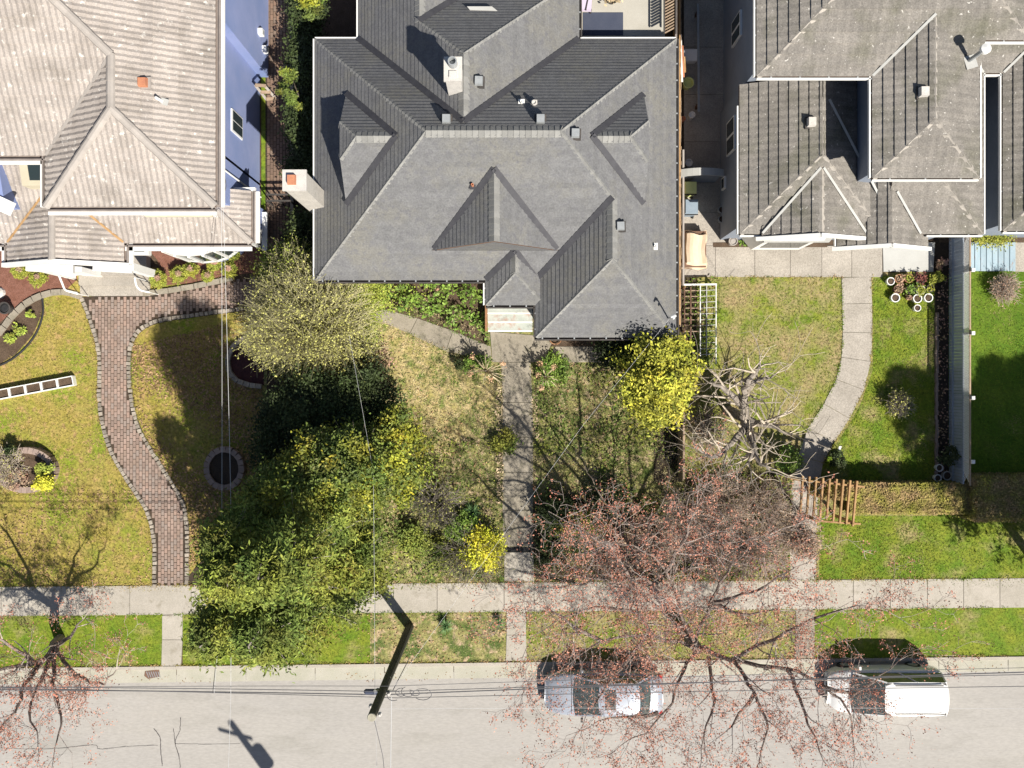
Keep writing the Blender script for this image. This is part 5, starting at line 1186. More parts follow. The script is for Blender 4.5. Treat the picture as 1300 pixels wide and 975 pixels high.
def broad(px, py, h, r, n, m, label, k=150, ry=None, name='broadleaf_tree', size=.06, z=None, sp=.22, up=.6):
    c = P(px, py, h*.7); t = thing(name, label, 'tree', (c.x, c.y, 0)); trunk(t, (c.x, c.y, 0), (c.x, c.y, h*.6), .14, .06)
    pts, idx = clumps((c.x, c.y, h*.62), (r, ry or r, h*.38), n, k, sp, .6); pts[:, 2] = np.maximum(pts[:, 2], .1)
    leaves('foliage', pts, size, m, t, up=up, hue=huef(idx, k, .38))
    mb = MB()
    for i in range(14): a = random.uniform(0, 6.28); mb.tube([(c.x, c.y, h*.35), (c.x+r*.4*math.cos(a), c.y+r*.4*math.sin(a), h*.55), (c.x+r*.8*math.cos(a), c.y+r*.8*math.sin(a), h*.75)], [.05, .03, .01], 4)
    obj('limbs', mb, 'bark', t); return t
broad(440, 600, 6.6, 2.45, 24000, 'leaf_laurel', 'yellow green broadleaf tree above the tall cedars', 190, 1.7)
broad(368, 618, 7.2, 1.35, 8500, 'leaf_laurel', 'bright yellow green crown overhanging the west lawn', 60, .9)
broad(490, 575, 4.2, 1.7, 10000, 'leaf_laurel', 'olive leaved shrubby tree at the edge of the dry grass', 80, 1.9)
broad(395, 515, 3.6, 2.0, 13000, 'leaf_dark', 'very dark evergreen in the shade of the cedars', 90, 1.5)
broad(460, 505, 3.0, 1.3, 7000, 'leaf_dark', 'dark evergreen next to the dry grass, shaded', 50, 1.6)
broad(350, 560, 3.2, .8, 5000, 'leaf_dark', 'dark narrow bush along the west lawn edge', 40, 1.6)
broad(338, 680, 4, 1.3, 8000, 'leaf_cedar', 'shaded green boughs west of the cedars', 60, 1.6)
# --- golden conifer
t = broad(837, 482, 5.4, 1.5, 15000, 'leaf_gold', 'bright golden yellow conifer by the grey house front corner', 110, 1.75, 'golden_conifer', .065)
broad(800, 440, 3.6, 1.3, 6000, 'leaf_dark', 'dark shaded bush between golden conifer and front eave', 40, .7)
# --- twig trees
def grow(mb, p, d, L, r, lv, tips, br=3, wob=.22, up=.05, rmin=.006, f=.68, n=4, ang=.75):
    pts = [p]; q = p.copy(); dd = d.normalized(); sg = 3 if lv > 0 else 3
    for i in range(sg):
        dd = (dd+Vector((random.gauss(0, wob), random.gauss(0, wob), random.gauss(0, wob*.6)+up))).normalized(); q = q+dd*L/sg; pts.append(q.copy())
    rr = [max(rmin, r*(1-.55*i/sg)) for i in range(sg+1)]; mb.tube(pts, rr, n if r > .03 else 3, cap=False)
    if lv == 0: tips += [pts[-1], pts[-2]]; return
    for i in range(br):
        k = random.choice((1, 2, 3)) if i else 3; b = pts[k]; s = Vector((random.gauss(0, 1), random.gauss(0, 1), random.gauss(0, .5)+.15)); s -= dd*s.dot(dd); s.normalize()
        grow(mb, b, (dd*(1-ang*.5)+s*ang*random.uniform(.6, 1.1)), L*f*random.uniform(.75, 1.15), rr[k]*.62, lv-1, tips, br, wob, up, rmin, f, n, ang)
def limb_tree(name, label, base, limbs, bark, lv, L, leafm, nleaf, lsize, rbase=.2, step=.55, br=3, group=None, spread=.1, rmin=.006, f=.68, up=.04, lr=1., twigm=None):
    x, y = G([base])[0]; t = thing(name, label, 'tree', (x, y, 0), group); tips = []
    first = P(*limbs[0][0]); fl = MB().tube([(x, y, -.1), (x+(first.x-x)*.3, y+(first.y-y)*.3, first.z*.5), tuple(first)], [rbase*1.25, rbase, rbase*.85], 9); obj('trunk', fl, bark, t)
    tw = MB()
    for lb in limbs:
        pts = [P(*q) for q in lb]; pts = [Vector(q) for q in smooth_line([tuple(q) for q in pts], 4)]; n = len(pts); r0 = rbase*.62*lr if lb is not limbs[0] else rbase*.75*lr
        pts = [q+Vector((random.gauss(0, .04), random.gauss(0, .04), random.gauss(0, .04))) if 0 < i < n-1 else q for i, q in enumerate(pts)]
        obj('limb', MB().tube(pts, [max(.012, r0*(1-.85*i/(n-1))) for i in range(n)], 7), bark, t)
        acc = 0
        for i in range(1, n):
            d = pts[i]-pts[i-1]; acc += d.length
            while acc > step:
                acc -= step; s = Vector((random.gauss(0, 1), random.gauss(0, 1), random.gauss(0, .6)+.3)).normalized()
                grow(tw, pts[i], d.normalized()*.4+s, L*random.uniform(.6, 1.25)*(1-.25*i/n), max(rmin*1.6, r0*(1-.85*i/n)*.45), lv, tips, br, .2, up, rmin, f)
        grow(tw, pts[-1], pts[-1]-pts[-2], L, .02, lv, tips, br, .2, up, rmin, f)
    obj('twigs', tw, twigm or bark, t, kind='stuff')
    if nleaf:
        T = np.array([tuple(q) for q in tips]); idx = RNG.integers(0, len(T), nleaf); pts = T[idx]+RNG.normal(size=(nleaf, 3))*spread
        leaves('buds', pts, lsize, leafm, t, up=.2, asp=.7, tint=.35, kind='stuff')
    return t
limb_tree('street_tree', 'large leafless street tree with red opening buds above both parked cars', (868, 800), [
    [(886, 824, 2.5), (930, 838, 3.4), (1000, 850, 4.2), (1045, 872, 4.8), (1078, 905, 5.3), (1085, 955, 5.8)], [(886, 824, 2.5), (868, 850, 3.8), (845, 905, 4.8), (790, 945, 5.6)],
    [(886, 824, 2.5), (865, 780, 3.8), (845, 725, 5.), (812, 697, 5.8), (775, 690, 6.2)], [(886, 824, 2.5), (830, 808, 3.8), (765, 815, 4.6), (715, 850, 5.2)], [(880, 815, 2.2), (905, 765, 4.2), (930, 715, 5.4), (975, 680, 6.2)],
    [(930, 838, 3.4), (1000, 800, 4.6), (1060, 775, 5.6), (1105, 770, 6.0)], [(930, 838, 3.4), (958, 880, 4.8), (975, 925, 5.6), (960, 975, 6.2)], [(880, 815, 2.3), (820, 760, 4.6), (755, 735, 5.4), (705, 730, 5.8)],
    [(820, 808, 3.9), (780, 860, 5.2), (745, 905, 6)], [(820, 760, 4.6), (775, 700, 5.9), (735, 668, 6.6)], [(765, 815, 4.6), (720, 790, 5.6), (690, 770, 6)], [(845, 725, 5), (870, 680, 6), (885, 640, 6.6)],
    [(1045, 872, 4.8), (1085, 880, 5.2), (1130, 850, 5.8)], [(830, 808, 3.8), (800, 775, 4.8), (740, 775, 5.4), (690, 800, 5.8)], [(865, 780, 3.8), (820, 735, 5.4), (770, 745, 6)], [(905, 765, 4.2), (960, 750, 5.2), (1010, 720, 6)], [(905, 765, 4.2), (940, 780, 5), (990, 775, 5.8)], [(835, 905, 4.9), (760, 915, 5.6)], [(958, 880, 4.8), (920, 930, 5.8)], [(900, 835, 3), (905, 890, 5), (890, 950, 6)], [(1000, 850, 4.2), (1020, 905, 5.2), (1045, 965, 6)]],
    'maple_bark', 3, 1.5, 'leaf_red', 40000, .029, .24, .52, twigm='maple_twig', rmin=.006, spread=.07, lr=.58)
limb_tree('street_tree', 'red budding street tree at the lower left corner', (76, 812), [
    [(70, 822, 1.6), (45, 842, 2.8), (5, 850, 4.), (-45, 862, 5)], [(66, 826, 1.8), (32, 868, 3.6), (18, 905, 4.6), (-20, 950, 5.5)], [(68, 828, 1.8), (68, 868, 3.6), (78, 910, 4.8), (70, 948, 5.6)],
    [(72, 822, 1.7), (88, 848, 3.2), (125, 868, 4.4), (148, 850, 5)], [(72, 818, 1.5), (92, 805, 2.4), (105, 785, 3.)], [(68, 826, 1.8), (40, 890, 4.2), (48, 935, 5.2)], [(45, 842, 2.8), (15, 820, 4), (-30, 800, 5)]],
    'maple_bark', 3, 1.1, 'leaf_red', 9500, .029, .2, .62, twigm='maple_twig', spread=.07, lr=.8)
limb_tree('pollarded_tree', 'bare heavily pruned tree with long pale shoots beside the curved path', (925, 522), [
    [(946, 532, 1.7), (945, 505, 2.3), (950, 488, 2.7), (985, 474, 3.1)], [(946, 520, 1.8), (920, 492, 2.5), (900, 486, 2.8)], [(946, 532, 1.7), (980, 540, 2.4), (1002, 552, 2.9)], [(946, 532, 1.7), (935, 556, 2.2), (905, 580, 2.9), (880, 560, 3.2)],
    [(946, 534, 1.7), (955, 565, 2.4), (945, 592, 3)], [(950, 488, 2.7), (965, 458, 3.3)], [(946, 534, 1.7), (960, 580, 2.6), (985, 600, 3.2)]],
    'grey_bark', 1, 1.35, 'leaf_bud', 0, .03, .2, .24, br=3, lr=1.45, twigm='pale_twig', rmin=.008, f=.85)
def twigbush(px, py, h, r, n, label, twig, leafm=None, nleaf=0, lsize=.035, name='twiggy_shrub', cat='shrub', L=None, group=None, rmin=.006, fine=2):
    c = P(px, py, h*.5); t = thing(name, label, cat, (c.x, c.y, 0), group); mb = MB(); tips = []
    for i in range(n):
        a = random.uniform(0, 6.28); e = random.random()**.5; tip = Vector((c.x+r*e*math.cos(a), c.y+r*e*math.sin(a), h*math.sqrt(max(.05, 1-e*e*.75))*random.uniform(.75, 1.05))); b = Vector((c.x+.15*math.cos(a), c.y+.15*math.sin(a), 0))
        m1 = b.lerp(tip, .5)+Vector((random.gauss(0, .08), random.gauss(0, .08), h*.12)); mb.tube([b, m1, tip], [rmin*2.6, rmin*1.7, rmin], 3, cap=False)
        for q in range(fine):
            s = m1.lerp(tip, random.random()); e2 = s+(tip-m1)*.4+Vector((random.gauss(0, .18), random.gauss(0, .18), random.gauss(.03, .1)))*(r/1.0)**.5; mb.tube([s, e2], [rmin*1.2, rmin*.9], 3, cap=False); tips.append(e2); tips.append(s.lerp(e2, .5))
        tips.append(tip)
    obj('twigs', mb, twig, t, kind='stuff')
    if nleaf:
        T = np.array([tuple(q) for q in tips]); idx = RNG.integers(0, len(T), nleaf); leaves('buds', T[idx]+RNG.normal(size=(nleaf, 3))*.06, lsize, leafm, t, up=.3, asp=.7, kind='stuff')
    return t
twigbush(395, 402, 4.3, 2.45, 760, 'wide twiggy tree hazed with tiny yellow green buds at the grey house corner', 'olive_twig', 'leaf_bud', 8500, .034, 'budding_tree', 'tree', fine=5, rmin=.007)
twigbush(345, 425, 3.2, 1.3, 170, 'western lobe bush of pale yellow green twigs beside the budding tree', 'olive_twig', 'leaf_bud', 1700, .034, fine=4, rmin=.007)
twigbush(440, 440, 3.0, 1.4, 190, 'southern bush of yellow green twigs below the budding tree', 'olive_twig', 'leaf_bud', 2200, .034, fine=4, rmin=.007)
twigbush(375, 345, 3.2, 1.2, 150, 'northern bush of yellow green twigs against the grey eave', 'olive_twig', 'leaf_lime', 1700, .034, fine=4, rmin=.007)
twigbush(335, 400, 2.2, .9, 130, 'pale leafless bush at the brick path corner', 'pale_twig', None, 0, fine=3)
shrub(365, 345, 2.6, 1.2, 6000, 'leaf_laurel', 'olive evergreen at the west front corner of the grey house', size=.05)
shrub(452, 378, 1.7, 1.3, 8000, 'leaf_lime', 'lime green shrub spilling over the angled path end', size=.035, v=.12)
shrub(450, 425, 1.4, 1.1, 5000, 'leaf_lime', 'pale lime shrub south of the angled path end', size=.035, v=.12)
shrub(395, 455, 1.6, 1.6, 5000, 'leaf_cedar', 'low green bush under the twiggy budding tree', size=.05, ry=.8)
shrub(475, 455, .8, .7, 1600, 'leaf_pink', 'dull red leaved bush beside the dry grass', size=.04)
twigbush(555, 640, 1.6, 1.2, 130, 'bare grey twiggy shrub in the rough front yard', 'grey_bark', 'leaf_bud', 500, .03, fine=4)
twigbush(598, 705, 1.5, 1.5, 110, 'spreading bare branches beside the yellow forsythia', 'grey_bark', 'leaf_bud', 250, .03, fine=4)
shrub(612, 698, 1.3, .85, 4800, 'leaf_yellow', 'yellow flowering forsythia bush beside the front walk', 'forsythia', size=.05)
shrub(585, 672, 1.0, .6, 2400, 'leaf_green', 'small dark green bush behind the forsythia', size=.045)
shrub(708, 656, 1.2, .85, 4200, 'leaf_dark', 'dark evergreen bush just east of the front walk', size=.055)
shrub(735, 672, 1.4, .9, 4500, 'leaf_laurel', 'glossy green bush with lime tips under the budding tree', size=.05, v=.5)
shrub(700, 700, .9, .7, 2600, 'leaf_dark', 'low dark bush by the street end of the walk', size=.05)
shrub(775, 640, 1.2, .9, 3000, 'leaf_dark', 'dark bush in the middle of the east half yard', size=.05)
shrub(800, 665, 1., .8, 2200, 'leaf_pink', 'brownish red leaved bush left of the thicket', size=.04)
R_ = [(870, 660, 2.0, 1.3, 'western bush of the reddish thicket'), (915, 640, 2.1, 1.4, 'tall reddish twig bush below the pruned tree'), (965, 640, 1.9, 1.3, 'reddish brown bush left of the pergola'), (905, 700, 1.8, 1.4, 'reddish bush along the pavement, west'),
      (960, 700, 1.7, 1.4, 'reddish bush along the pavement, east'), (1005, 680, 1.5, 1.1, 'pinkish bush reaching the pergola path'), (830, 690, 1.6, 1.2, 'sparse reddish bush at the yard boundary'), (780, 705, 1.3, 1.1, 'low reddish bush nearest the front walk')]
for px, py, h, r, lab in R_: twigbush(px, py, h*.6, r, 130, lab, 'mauve_twig', 'leaf_pink', 900, .028, 'thicket_bush', fine=6)
twigbush(900, 545, 1.2, 1.0, 160, 'grey brown bush left of the pruned tree', 'grey_bark', 'leaf_pink', 500, .03, fine=4)
twigbush(1022, 690, 1.3, .6, 110, 'pink twigged bush over the path below the pergola', 'mauve_twig', 'leaf_pink', 900, .035, fine=5)
twigbush(1141, 513, .9, .55, 130, 'small grey brown twiggy bush on the bright east lawn', 'grey_bark', 'leaf_bud', 500, .035, fine=4)
twigbush(1275, 366, .7, .6, 200, 'round brown twiggy bush on the far right lawn', 'mauve_twig', 'leaf_pink', 500, .03, fine=4)
shrub(1064, 582, .9, .36, 900, 'leaf_dark', 'dark little bush beside the shaded path end', size=.05)
shrub(1000, 585, 1., .6, 900, 'leaf_green', 'green leafy bush at the pergola corner', size=.05)
shrub(1205, 580, 1.2, .4, 500, 'leaf_dark', 'bluish bush at the foot of the lattice fence', size=.06)
shrub(1190, 352, .5, .28, 700, 'leaf_box', 'lime green bush at the east end of the pots', size=.045)
shrub(1196, 334, .5, .25, 250, 'leaf_pink', 'dark red leaved plant beside the fence head', size=.05)
shrub(1262, 301, .5, .9, 1800, 'leaf_box', 'low mossy hedge behind the blue metal sheets', size=.04, ry=.2)
# round clipped box shrubs of the west house
for px, py, r, h, lab in ((200, 354, .42, .8, 'clipped ball shrub nearest the west entry steps'), (226, 348, .4, .7, 'clipped shrub second from the entry steps'), (241, 342, .36, .85, 'clipped ball shrub under the bow window middle'), (263, 350, .3, .6, 'small clipped shrub by the kerb stones'),
                        (272, 334, .36, .7, 'clipped shrub east of the bow window'), (290, 342, .38, .7, 'clipped shrub near the service wires'), (294, 320, .36, .8, 'clipped ball shrub at the house corner'), (24, 343, .4, .6, 'green clipped shrub west of the porch'), (47, 352, .46, .6, 'yellow green clipped shrub left of the porch rail')):
    t = shrub(px, py, h, r*.92, 2600, 'leaf_box', lab, 'clipped_shrub', size=.032, sp=.1, v=.08, k=110, low=.42)
    c = P(px, py-1, h*.9); leaves('dry_center', np.array([c.x, c.y, h*.93])+RNG.normal(size=(150, 3))*np.array([.05, .05, .02]), .035, 'leaf_pink', t)
shrub(54, 614, .95, .45, 1900, 'leaf_yellow', 'bright yellow flowering shrub on the oval planter', 'flowering_shrub', size=.04, z0=.2, v=.1, ry=.36)
shrub(56, 596, .8, .32, 900, 'leaf_lime', 'bright green perennial inside the oval planter', size=.045, z0=.2)
twigbush(8, 592, .9, .85, 160, 'pale grey grassy plant at the west end of the oval planter', 'pale_twig', 'leaf_bud', 300, .03, fine=3)
shrub(12, 573, .8, .3, 900, 'leaf_dark', 'dark little conifer above the oval planter', size=.04)
shrub(20, 610, .5, .5, 500, 'leaf_pink', 'brown perennial clump in the oval planter', size=.04, z0=.2)
for px, py, r, lab in ((12, 430, .25, 'small lime perennial at the west end of the bark bed'), (24, 418, .3, 'lime perennial in the middle of the bark bed'), (38, 398, .18, 'tiny lime seedling in the bark bed')): shrub(px, py, .3, r, 260, 'leaf_lime', lab, 'perennial', 'plant', size=.05)
# side yard evergreens
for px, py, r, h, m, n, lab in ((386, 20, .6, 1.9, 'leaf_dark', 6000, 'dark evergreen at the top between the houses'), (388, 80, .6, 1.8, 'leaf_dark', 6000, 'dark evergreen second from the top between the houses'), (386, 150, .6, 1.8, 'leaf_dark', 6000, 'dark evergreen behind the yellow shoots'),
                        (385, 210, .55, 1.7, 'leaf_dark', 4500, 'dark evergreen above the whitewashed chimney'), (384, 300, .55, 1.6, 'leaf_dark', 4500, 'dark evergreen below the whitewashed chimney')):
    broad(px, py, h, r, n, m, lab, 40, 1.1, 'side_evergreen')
shrub(369, 112, 3.6, .42, 1300, 'leaf_laurel', 'yellow green shoots catching sun beside the dark evergreens', size=.06, ry=1.0, z0=.6, k=16)
shrub(393, 4, 4.2, .6, 1500, 'leaf_laurel', 'yellow green crown at the top edge between the houses', size=.06, k=12)
# spiky dried plants by the walk
def spiky(px, py, h, r, n, label, heads=0):
    c = P(px, py, h*.6); t = thing('spiky_plant', label, 'plant', (c.x, c.y, 0)); mb = MB(); hd = []
    obj('stalk', MB().tube([(c.x, c.y, 0), (c.x, c.y, h)], [.05, .03], 6), 'bark', t)
    for i in range(n):
        a = random.uniform(0, 6.28); e = random.uniform(.3, 1); q = Vector((c.x+r*e*math.cos(a), c.y+r*e*math.sin(a), h*random.uniform(.5, 1.3))); mb.tube([(c.x, c.y, h*.7), (c.x+r*e*.5*math.cos(a), c.y+r*e*.5*math.sin(a), h*1.1), q], [.018, .014, .007], 3); hd.append(tuple(q))
    obj('blades', mb, 'straw_stem', t, kind='stuff')
    if heads: T = np.array(random.sample(hd, heads)); leaves('seed_heads', T[RNG.integers(0, heads, 260)]+RNG.normal(size=(260, 3))*.06, .035, 'leaf_litter', t, hue=np.array([[1.9, 1.9, 2.2]]), kind='stuff')
spiky(617, 471, 1.3, .85, 34, 'dry spiky plant left of the walk top', 4); spiky(692, 478, 1.3, .6, 14, 'dry stalks with pale tufts right of the walk top', 4)
shrub(605, 462, .6, .5, 1100, 'leaf_green', 'leafy green clump at the base of the left spiky plant', size=.055); shrub(700, 470, .5, .7, 1800, 'leaf_green', 'leafy green clump below the right dry stalks', size=.055)
shrub(582, 462, .7, .22, 350, 'leaf_dark', 'small dark conifer left of the dry spiky plant', size=.04)
for px, py, r, lab in ((566, 794, .42, 'bluish green iris tuft on the verge by the pole'), (634, 789, .28, 'small green tuft beside the verge crossing'), (600, 650, .5, 'grassy green tuft in the rough yard')):
    c = P(px, py, .2); t = thing('grass_tuft', lab, 'plant', (c.x, c.y, 0)); mb = MB()
    for i in range(120): a = random.uniform(0, 6.28); e = random.uniform(.2, 1)*r; mb.tube([(c.x, c.y, 0), (c.x+e*.5*math.cos(a), c.y+e*.5*math.sin(a), .35), (c.x+e*math.cos(a), c.y+e*math.sin(a), random.uniform(.1, .45))], [.012, .012, .004], 3, cap=False)
    obj('blades', mb, 'tuft_green', t, kind='stuff')
# off frame conifers whose spiky shadows fall on the right lawns
for i, (gx, gy, h, r) in enumerate(((1340, 748, 11.8, 2.1), (1392, 742, 11.4, 1.8), (1445, 725, 11.5, 1.6), (1490, 735, 12, 1.8), (1378, 706, 9, 2.1))):
    cedar(gx, gy, h, r*1.25, 34000, ('columnar conifer just past the right edge', 'second conifer past the right edge', 'third conifer past the right edge', 'outermost tall conifer past the right edge', 'stout conifer behind the dark hedge')[i], k=240, m='leaf_dark', z0=4.2)
# ---------- ground cover
EXC = [BR, list(CURV), [(0, 0), (0, 0), (0, 0)]]
EXC = [G(q) for q in (BR, CURV, [(636, 460), (678, 460), (680, 740), (639, 740)], [(487, 390), (630, 436), (630, 462), (470, 404)], [(620, 420), (860, 420), (860, 461), (620, 461)], [(866, 300), (1186, 300), (1186, 346), (1120, 353), (866, 353)],
      [(1186, 300), (1206, 300), (1206, 612), (1186, 612)], [(-60, 300), (98, 300), (98, 378), (60, 378), (40, 430), (-10, 470), (-60, 470)], [(290, 350), (338, 340), (338, 395), (285, 395)], [(1226, 300), (1290, 300), (1290, 346), (1226, 346)],
      [(38+40*math.cos(t), 596-29*math.sin(t)) for t in np.linspace(0, 6.2, 20)], [(287+25*math.cos(t), 594-27*math.sin(t)) for t in np.linspace(0, 6.2, 20)], [(333, 420), (300, 432), (287, 460), (300, 485), (335, 493)],
      [(336, 425), (478, 430), (470, 560), (336, 560)], [(230, 742), (470, 742), (440, 640), (330, 600)])]
def scatter(poly, dens, exc=True):
    a = area(poly); x0, x1 = min(p[0] for p in poly), max(p[0] for p in poly); y0, y1 = min(p[1] for p in poly), max(p[1] for p in poly); x0 = max(x0, -24); x1 = min(x1, 24)
    n = int(dens*(x1-x0)*(y1-y0)); x = x0+RNG.random(n)*(x1-x0); y = y0+RNG.random(n)*(y1-y0); ok = inside(poly, x, y)
    if exc:
        for e in EXC: ok &= ~inside(e, x, y)
    return x[ok], y[ok]
def grass(label, poly, dens, m, size=.05, exc=True, patch=None, tintv=.3, name='grass'):
    x, y = scatter(poly, dens, exc)
    if patch:
        v = np.sin(x*1.9+3*np.sin(y*.7))+np.sin(y*2.3+2*np.sin(x*1.1))+RNG.normal(size=len(x))*.7; ok = v > patch; x, y = x[ok], y[ok]
    z = .012+.02*RNG.random(len(x)); return leaves(name, np.stack([x, y, z], 1), size, m, None, up=.25, asp=.28, tint=tintv, tri=True, label=label, kind='stuff')
grass('short yellowish grass of the west lawn', LAWNS['left'][0], 200, 'blade', .07, tintv=.45)
grass('rough grass and weeds of the middle front yard', LAWNS['center'][0], 220, 'blade_tan', .095, tintv=.5)
grass('mown patchy grass of the east lawn', LAWNS['right'][0], 210, 'blade_mixed', .07, tintv=.45)
grass('fresh green grass on the bright part of the east lawn', G([(1108, 350), (1186, 350), (1186, 612), (1000, 612), (1045, 590), (1090, 520), (1108, 470)]), 200, 'blade_green', .07, tintv=.4)
grass('deep green grass of the far right lawn', G([(1206, 346), (1420, 346), (1420, 745), (1206, 745)]), 220, 'blade_green', hue=None) if False else grass('deep green grass of the far right lawn', G([(1206, 346), (1420, 346), (1420, 745), (1206, 745)]), 220, 'blade_green', .065, tintv=.4)
grass('green grass between hedge and pavement', G([(1040, 660), (1206, 660), (1206, 738), (1040, 738)]), 200, 'blade_green', .07, tintv=.4)
for (m, lab, x0, x1), bm in zip(BLVD, ('blade_green', 'blade_green', 'blade_tan', 'blade_mixed', 'blade_green')): grass('blades of the '+lab, band(max(x0, -40), min(x1, 1360), (SWB[0]+1, SWB[1]+1), (KT[0]-1, KT[1]-1)), 220, bm, exc=False)
grass('broad leaved weeds in the middle front yard', LAWNS['center'][0], 150, 'leaf_green', .085, patch=.35, name='weeds')
x, y = scatter(G([(676, 470), (866, 470), (866, 660), (676, 660)]), 90); k_ = np.sin(x*1.7+np.sin(y*1.3))+np.sin(y*2.1)+RNG.normal(size=len(x))*.5 > -.1
leaves('weeds', np.stack([x, y, .05+.3*RNG.random(len(x))], 1)[k_], .06, 'leaf_cedar', None, tint=.5, label='tall dark weeds in the east half of the front yard', kind='stuff')
x, y = scatter(G([(505, 560), (632, 560), (632, 735), (505, 735)]), 80); k_ = np.sin(x*1.7+np.sin(y*1.3))+np.sin(y*2.1)+RNG.normal(size=len(x))*.5 > -.1
leaves('weeds', np.stack([x, y, .05+.3*RNG.random(len(x))], 1)[k_], .06, 'leaf_cedar', None, tint=.5, label='tall green weeds beside the bare grey shrubs', kind='stuff')
grass('grass blades along the side yard wall', G([(332, 0), (338, 0), (338, 340), (332, 340)]), 220, 'blade_green', exc=False)
def litter(label, poly, dens, patch=None, m='leaf_litter', size=.04):
    x, y = scatter(poly, dens)
    if patch is not None:
        v = np.sin(x*.9+2*np.sin(y*.6))+np.sin(y*1.1+x*.4)+RNG.normal(size=len(x))*.5; ok = v > patch; x, y = x[ok], y[ok]
    return leaves('fallen_leaves', np.stack([x, y, .03+.03*RNG.random(len(x))], 1), size, m, None, up=1.2, asp=.6, tint=.45, label=label, kind='stuff')
litter('brown fallen leaves between brick path and cedars', G([(165, 440), (333, 400), (333, 745), (240, 745), (240, 660), (175, 530)]), 230, -.9, size=.05)
litter('brown fallen leaves on the west lawn', G([(0, 620), (190, 620), (190, 745), (0, 745)]), 70, -.3)
litter('dry leaves across the middle front yard', G([(470, 420), (860, 465), (860, 740), (470, 740)]), 38, -.2)
litter('dry leaves on the pole verge', band(455, 643, SWB, KT), 60, -.4)
litter('dry leaves and petals under the budding tree', band(668, 1010, SWB, KT), 45, None, 'leaf_pink')
litter('dry leaves under the thicket', G([(678, 640), (1010, 600), (1010, 738), (678, 738)]), 60)
litter('leaf litter in the corner bed', G([(300, 318), (335, 318), (335, 395), (295, 390)]), 90)
def pebbles(label, poly, dens, m, size):
    x, y = scatter(poly, dens, False); return leaves('petals', np.stack([x, y, .04+.01*RNG.random(len(x))], 1), size, m, None, up=2, asp=.8, tint=.4, label=label, kind='stuff', hue=np.array([[1.5, 1.45, 1.5]]))
pebbles('pale dry debris along the west edge of the walk', G([(628, 490), (638, 490), (639, 640), (631, 640)]), 220, 'straw', .035)
pebbles('pale pinkish debris along the east edge of the walk', G([(675, 500), (682, 500), (684, 556), (677, 556)]), 260, 'straw', .035)
def fringe(label, line, m, w=.06, dens=90, size=.07):
    P_ = np.array(G(line)); d = np.diff(P_, axis=0); L = np.hypot(d[:, 0], d[:, 1]); n = int(L.sum()*dens); i = RNG.choice(len(L), n, p=L/L.sum()); t = RNG.random((n, 1)); q = P_[i]+d[i]*t
    k = np.sin(q[:, 0]*7)+np.sin(q[:, 1]*6+q[:, 0]*3)+RNG.normal(size=n); q = q[k > -.4]; q = q+RNG.normal(size=q.shape)*w
    return leaves('grass_edge', np.concatenate([q, .03+.03*RNG.random((len(q), 1))], 1), size, m, None, up=.3, asp=.3, tint=.4, tri=True, label=label, kind='stuff')
fringe('grass tufts creeping over the west edge of the brick path', PL, 'blade', .05); fringe('grass tufts creeping over the east edge of the brick path', PR[20:], 'blade', .05)
fringe('grass tufts along the pavement, yard side', [(x, 745-11*x/1300) for x in range(0, 1300, 40)], 'blade', .05); fringe('grass tufts along the pavement, verge side', [(x, 782.5-11*x/1300) for x in range(0, 1300, 40)], 'blade_green', .05)
fringe('grass tufts along the kerb', [(x, 847-15*x/1300) for x in range(0, 1300, 40)], 'blade', .03); fringe('weeds along the front walk, west edge', [(636, 462), (637, 555), (638, 648), (640, 735)], 'blade_tan', .07, 120); fringe('weeds along the front walk, east edge', [(675, 462), (677, 555), (678, 648), (679, 735)], 'blade_tan', .07, 120)
fringe('grass tufts along the curved pebble path, one side', Le, 'blade', .045); fringe('grass tufts along the curved pebble path, other side', Re, 'blade_green', .045); fringe('grass tufts below the pebble cross walk', [(880, 352), (1070, 352)], 'blade', .04)
fringe('weeds along the angled garden path', [(487, 392), (530, 404), (575, 420), (621, 438)], 'leaf_green', .05); fringe('dry grass along the angled garden path', [(470, 402), (520, 424), (566, 446), (625, 460)], 'blade_tan', .06)
# leafy plants under the front eave
x, y = scatter(G([(476, 358), (617, 358), (620, 434), (575, 418), (530, 402), (487, 390)]), 230, False); v = .12+.38*(.5+.5*np.sin(x*3.1+np.sin(y*4))*np.sin(y*3.7))
ok_ = (np.sin(x*5.1+2*np.sin(y*3))+np.sin(y*6.3+x*2)+RNG.normal(size=len(x))*.35) > -.75; x, y, v = x[ok_], y[ok_], v[ok_]*1.5
leaves('garden_plants', np.stack([x, y, v*RNG.random(len(x))**.4+.02], 1), .07, 'leaf_green', None, up=.5, asp=.6, tint=.45, label='lush low leafy plants under the grey house front eave', kind='stuff')
x, y = scatter(G([(477, 356), (560, 356), (520, 400), (480, 394)]), 120, False); leaves('garden_plants', np.stack([x, y, .3*RNG.random(len(x))+.05], 1), .05, 'leaf_lime', None, label='lime green sprigs at the west end of the leafy bed', kind='stuff')
x, y = scatter(G([(935, 307), (1010, 307), (1010, 314), (935, 314)]), 400, False); leaves('garden_plants', np.stack([x, y, .1+.25*RNG.random(len(x))], 1), .055, 'leaf_green', None, label='grassy leaves below the white bay of the tile house', kind='stuff')
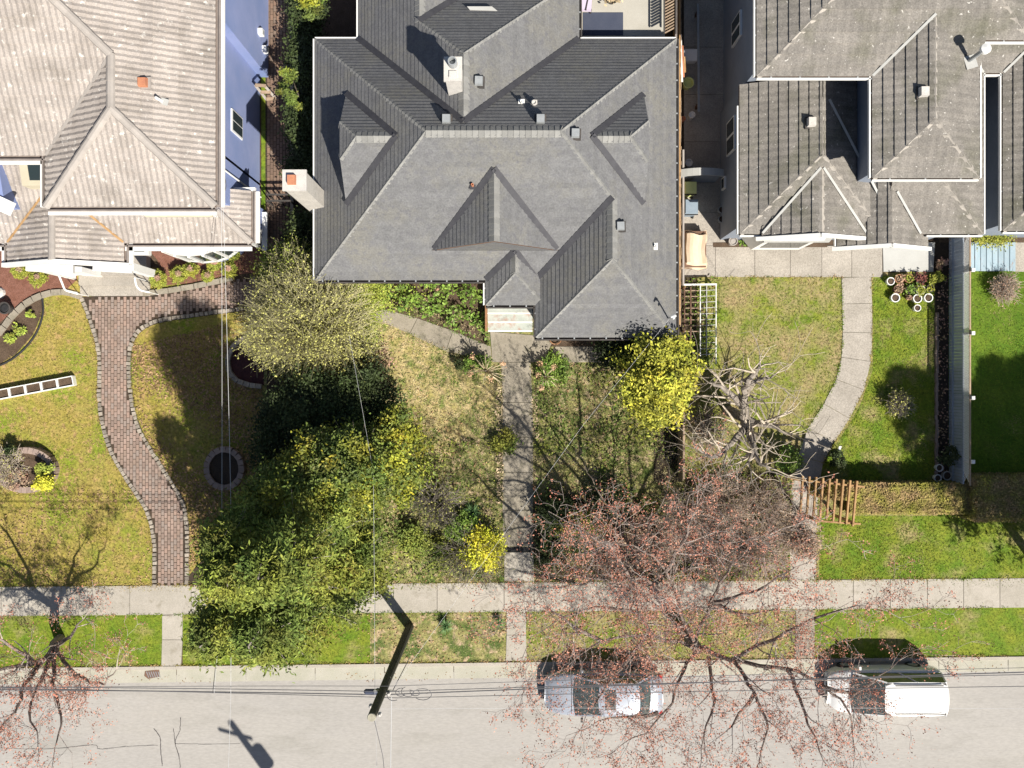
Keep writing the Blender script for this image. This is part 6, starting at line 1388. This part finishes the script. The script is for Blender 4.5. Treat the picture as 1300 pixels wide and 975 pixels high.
x, y = scatter(G([(1188, 342), (1202, 342), (1202, 600), (1188, 600)]), 70, False); leaves('garden_plants', np.stack([x, y, .05+.2*RNG.random(len(x))], 1), .05, 'leaf_pink', None, label='sparse brown stems in the soil along the lattice fence', kind='stuff')
x, y = scatter(G([(868, 352), (910, 352), (910, 460), (868, 460)]), 60, False); leaves('weeds', np.stack([x, y, .03+.2*RNG.random(len(x))], 1), .06, 'leaf_green', None, label='green weeds growing through the white ladder rack', kind='stuff')
litter('small green bits under the thicket', G([(868, 600), (1008, 600), (1008, 738), (868, 738)]), 120, None, 'leaf_cedar', .05)
for px, py, h, r, lab in ((640, 560, .6, .5, 'weedy green clump at the west edge of the walk middle'), 
                         (528, 690, .9, .7, 'olive clump between cedars and bare shrubs'), (520, 620, 1., .7, 'olive green bush at the edge of the yellow green tree'), (560, 700, .6, .5, 'green clump under the bare branches')):
    shrub(px, py, h, r, int(1500*r/.6), 'leaf_cedar' if px < 650 else 'leaf_green', lab, size=.05, v=.4, sp=.25)
# broad bare fruit tree whose branches shade the east half of the yard
limb_tree('fruit_tree', 'bare dark branched tree over the east half of the front yard', (800, 668), [[(806, 672, 1.2), (770, 640, 2.4), (745, 600, 3.4)], [(806, 672, 1.2), (835, 650, 2.6), (850, 600, 3.4)], [(806, 672, 1.2), (800, 720, 2.8), (760, 735, 3.6)]],
    'bark', 2, .9, 'leaf_bud', 250, .03, .11, .5, lr=.8)
x, y = scatter(band(-40, 1340, (KB[0]-9, KB[1]-9), (KB[0]+3, KB[1]+3)), 26, False); k_ = np.sin(x*.8)+np.sin(x*.31+2)+RNG.normal(size=len(x))*.6 > .2
leaves('gutter_litter', np.stack([x, y, .004+0*x], 1)[k_], .03, 'leaf_litter', None, up=2, tint=.5, label='crumbs of leaf litter lying in the gutter pan', kind='stuff')
x, y = scatter(band(640, 1200, (KB[0], KB[1]), (985, 985)), 5, False); leaves('fallen_buds', np.stack([x, y, .0+0*x], 1), .025, 'leaf_red', None, up=2, tint=.5, label='fallen red buds on the asphalt below the street tree', kind='stuff')
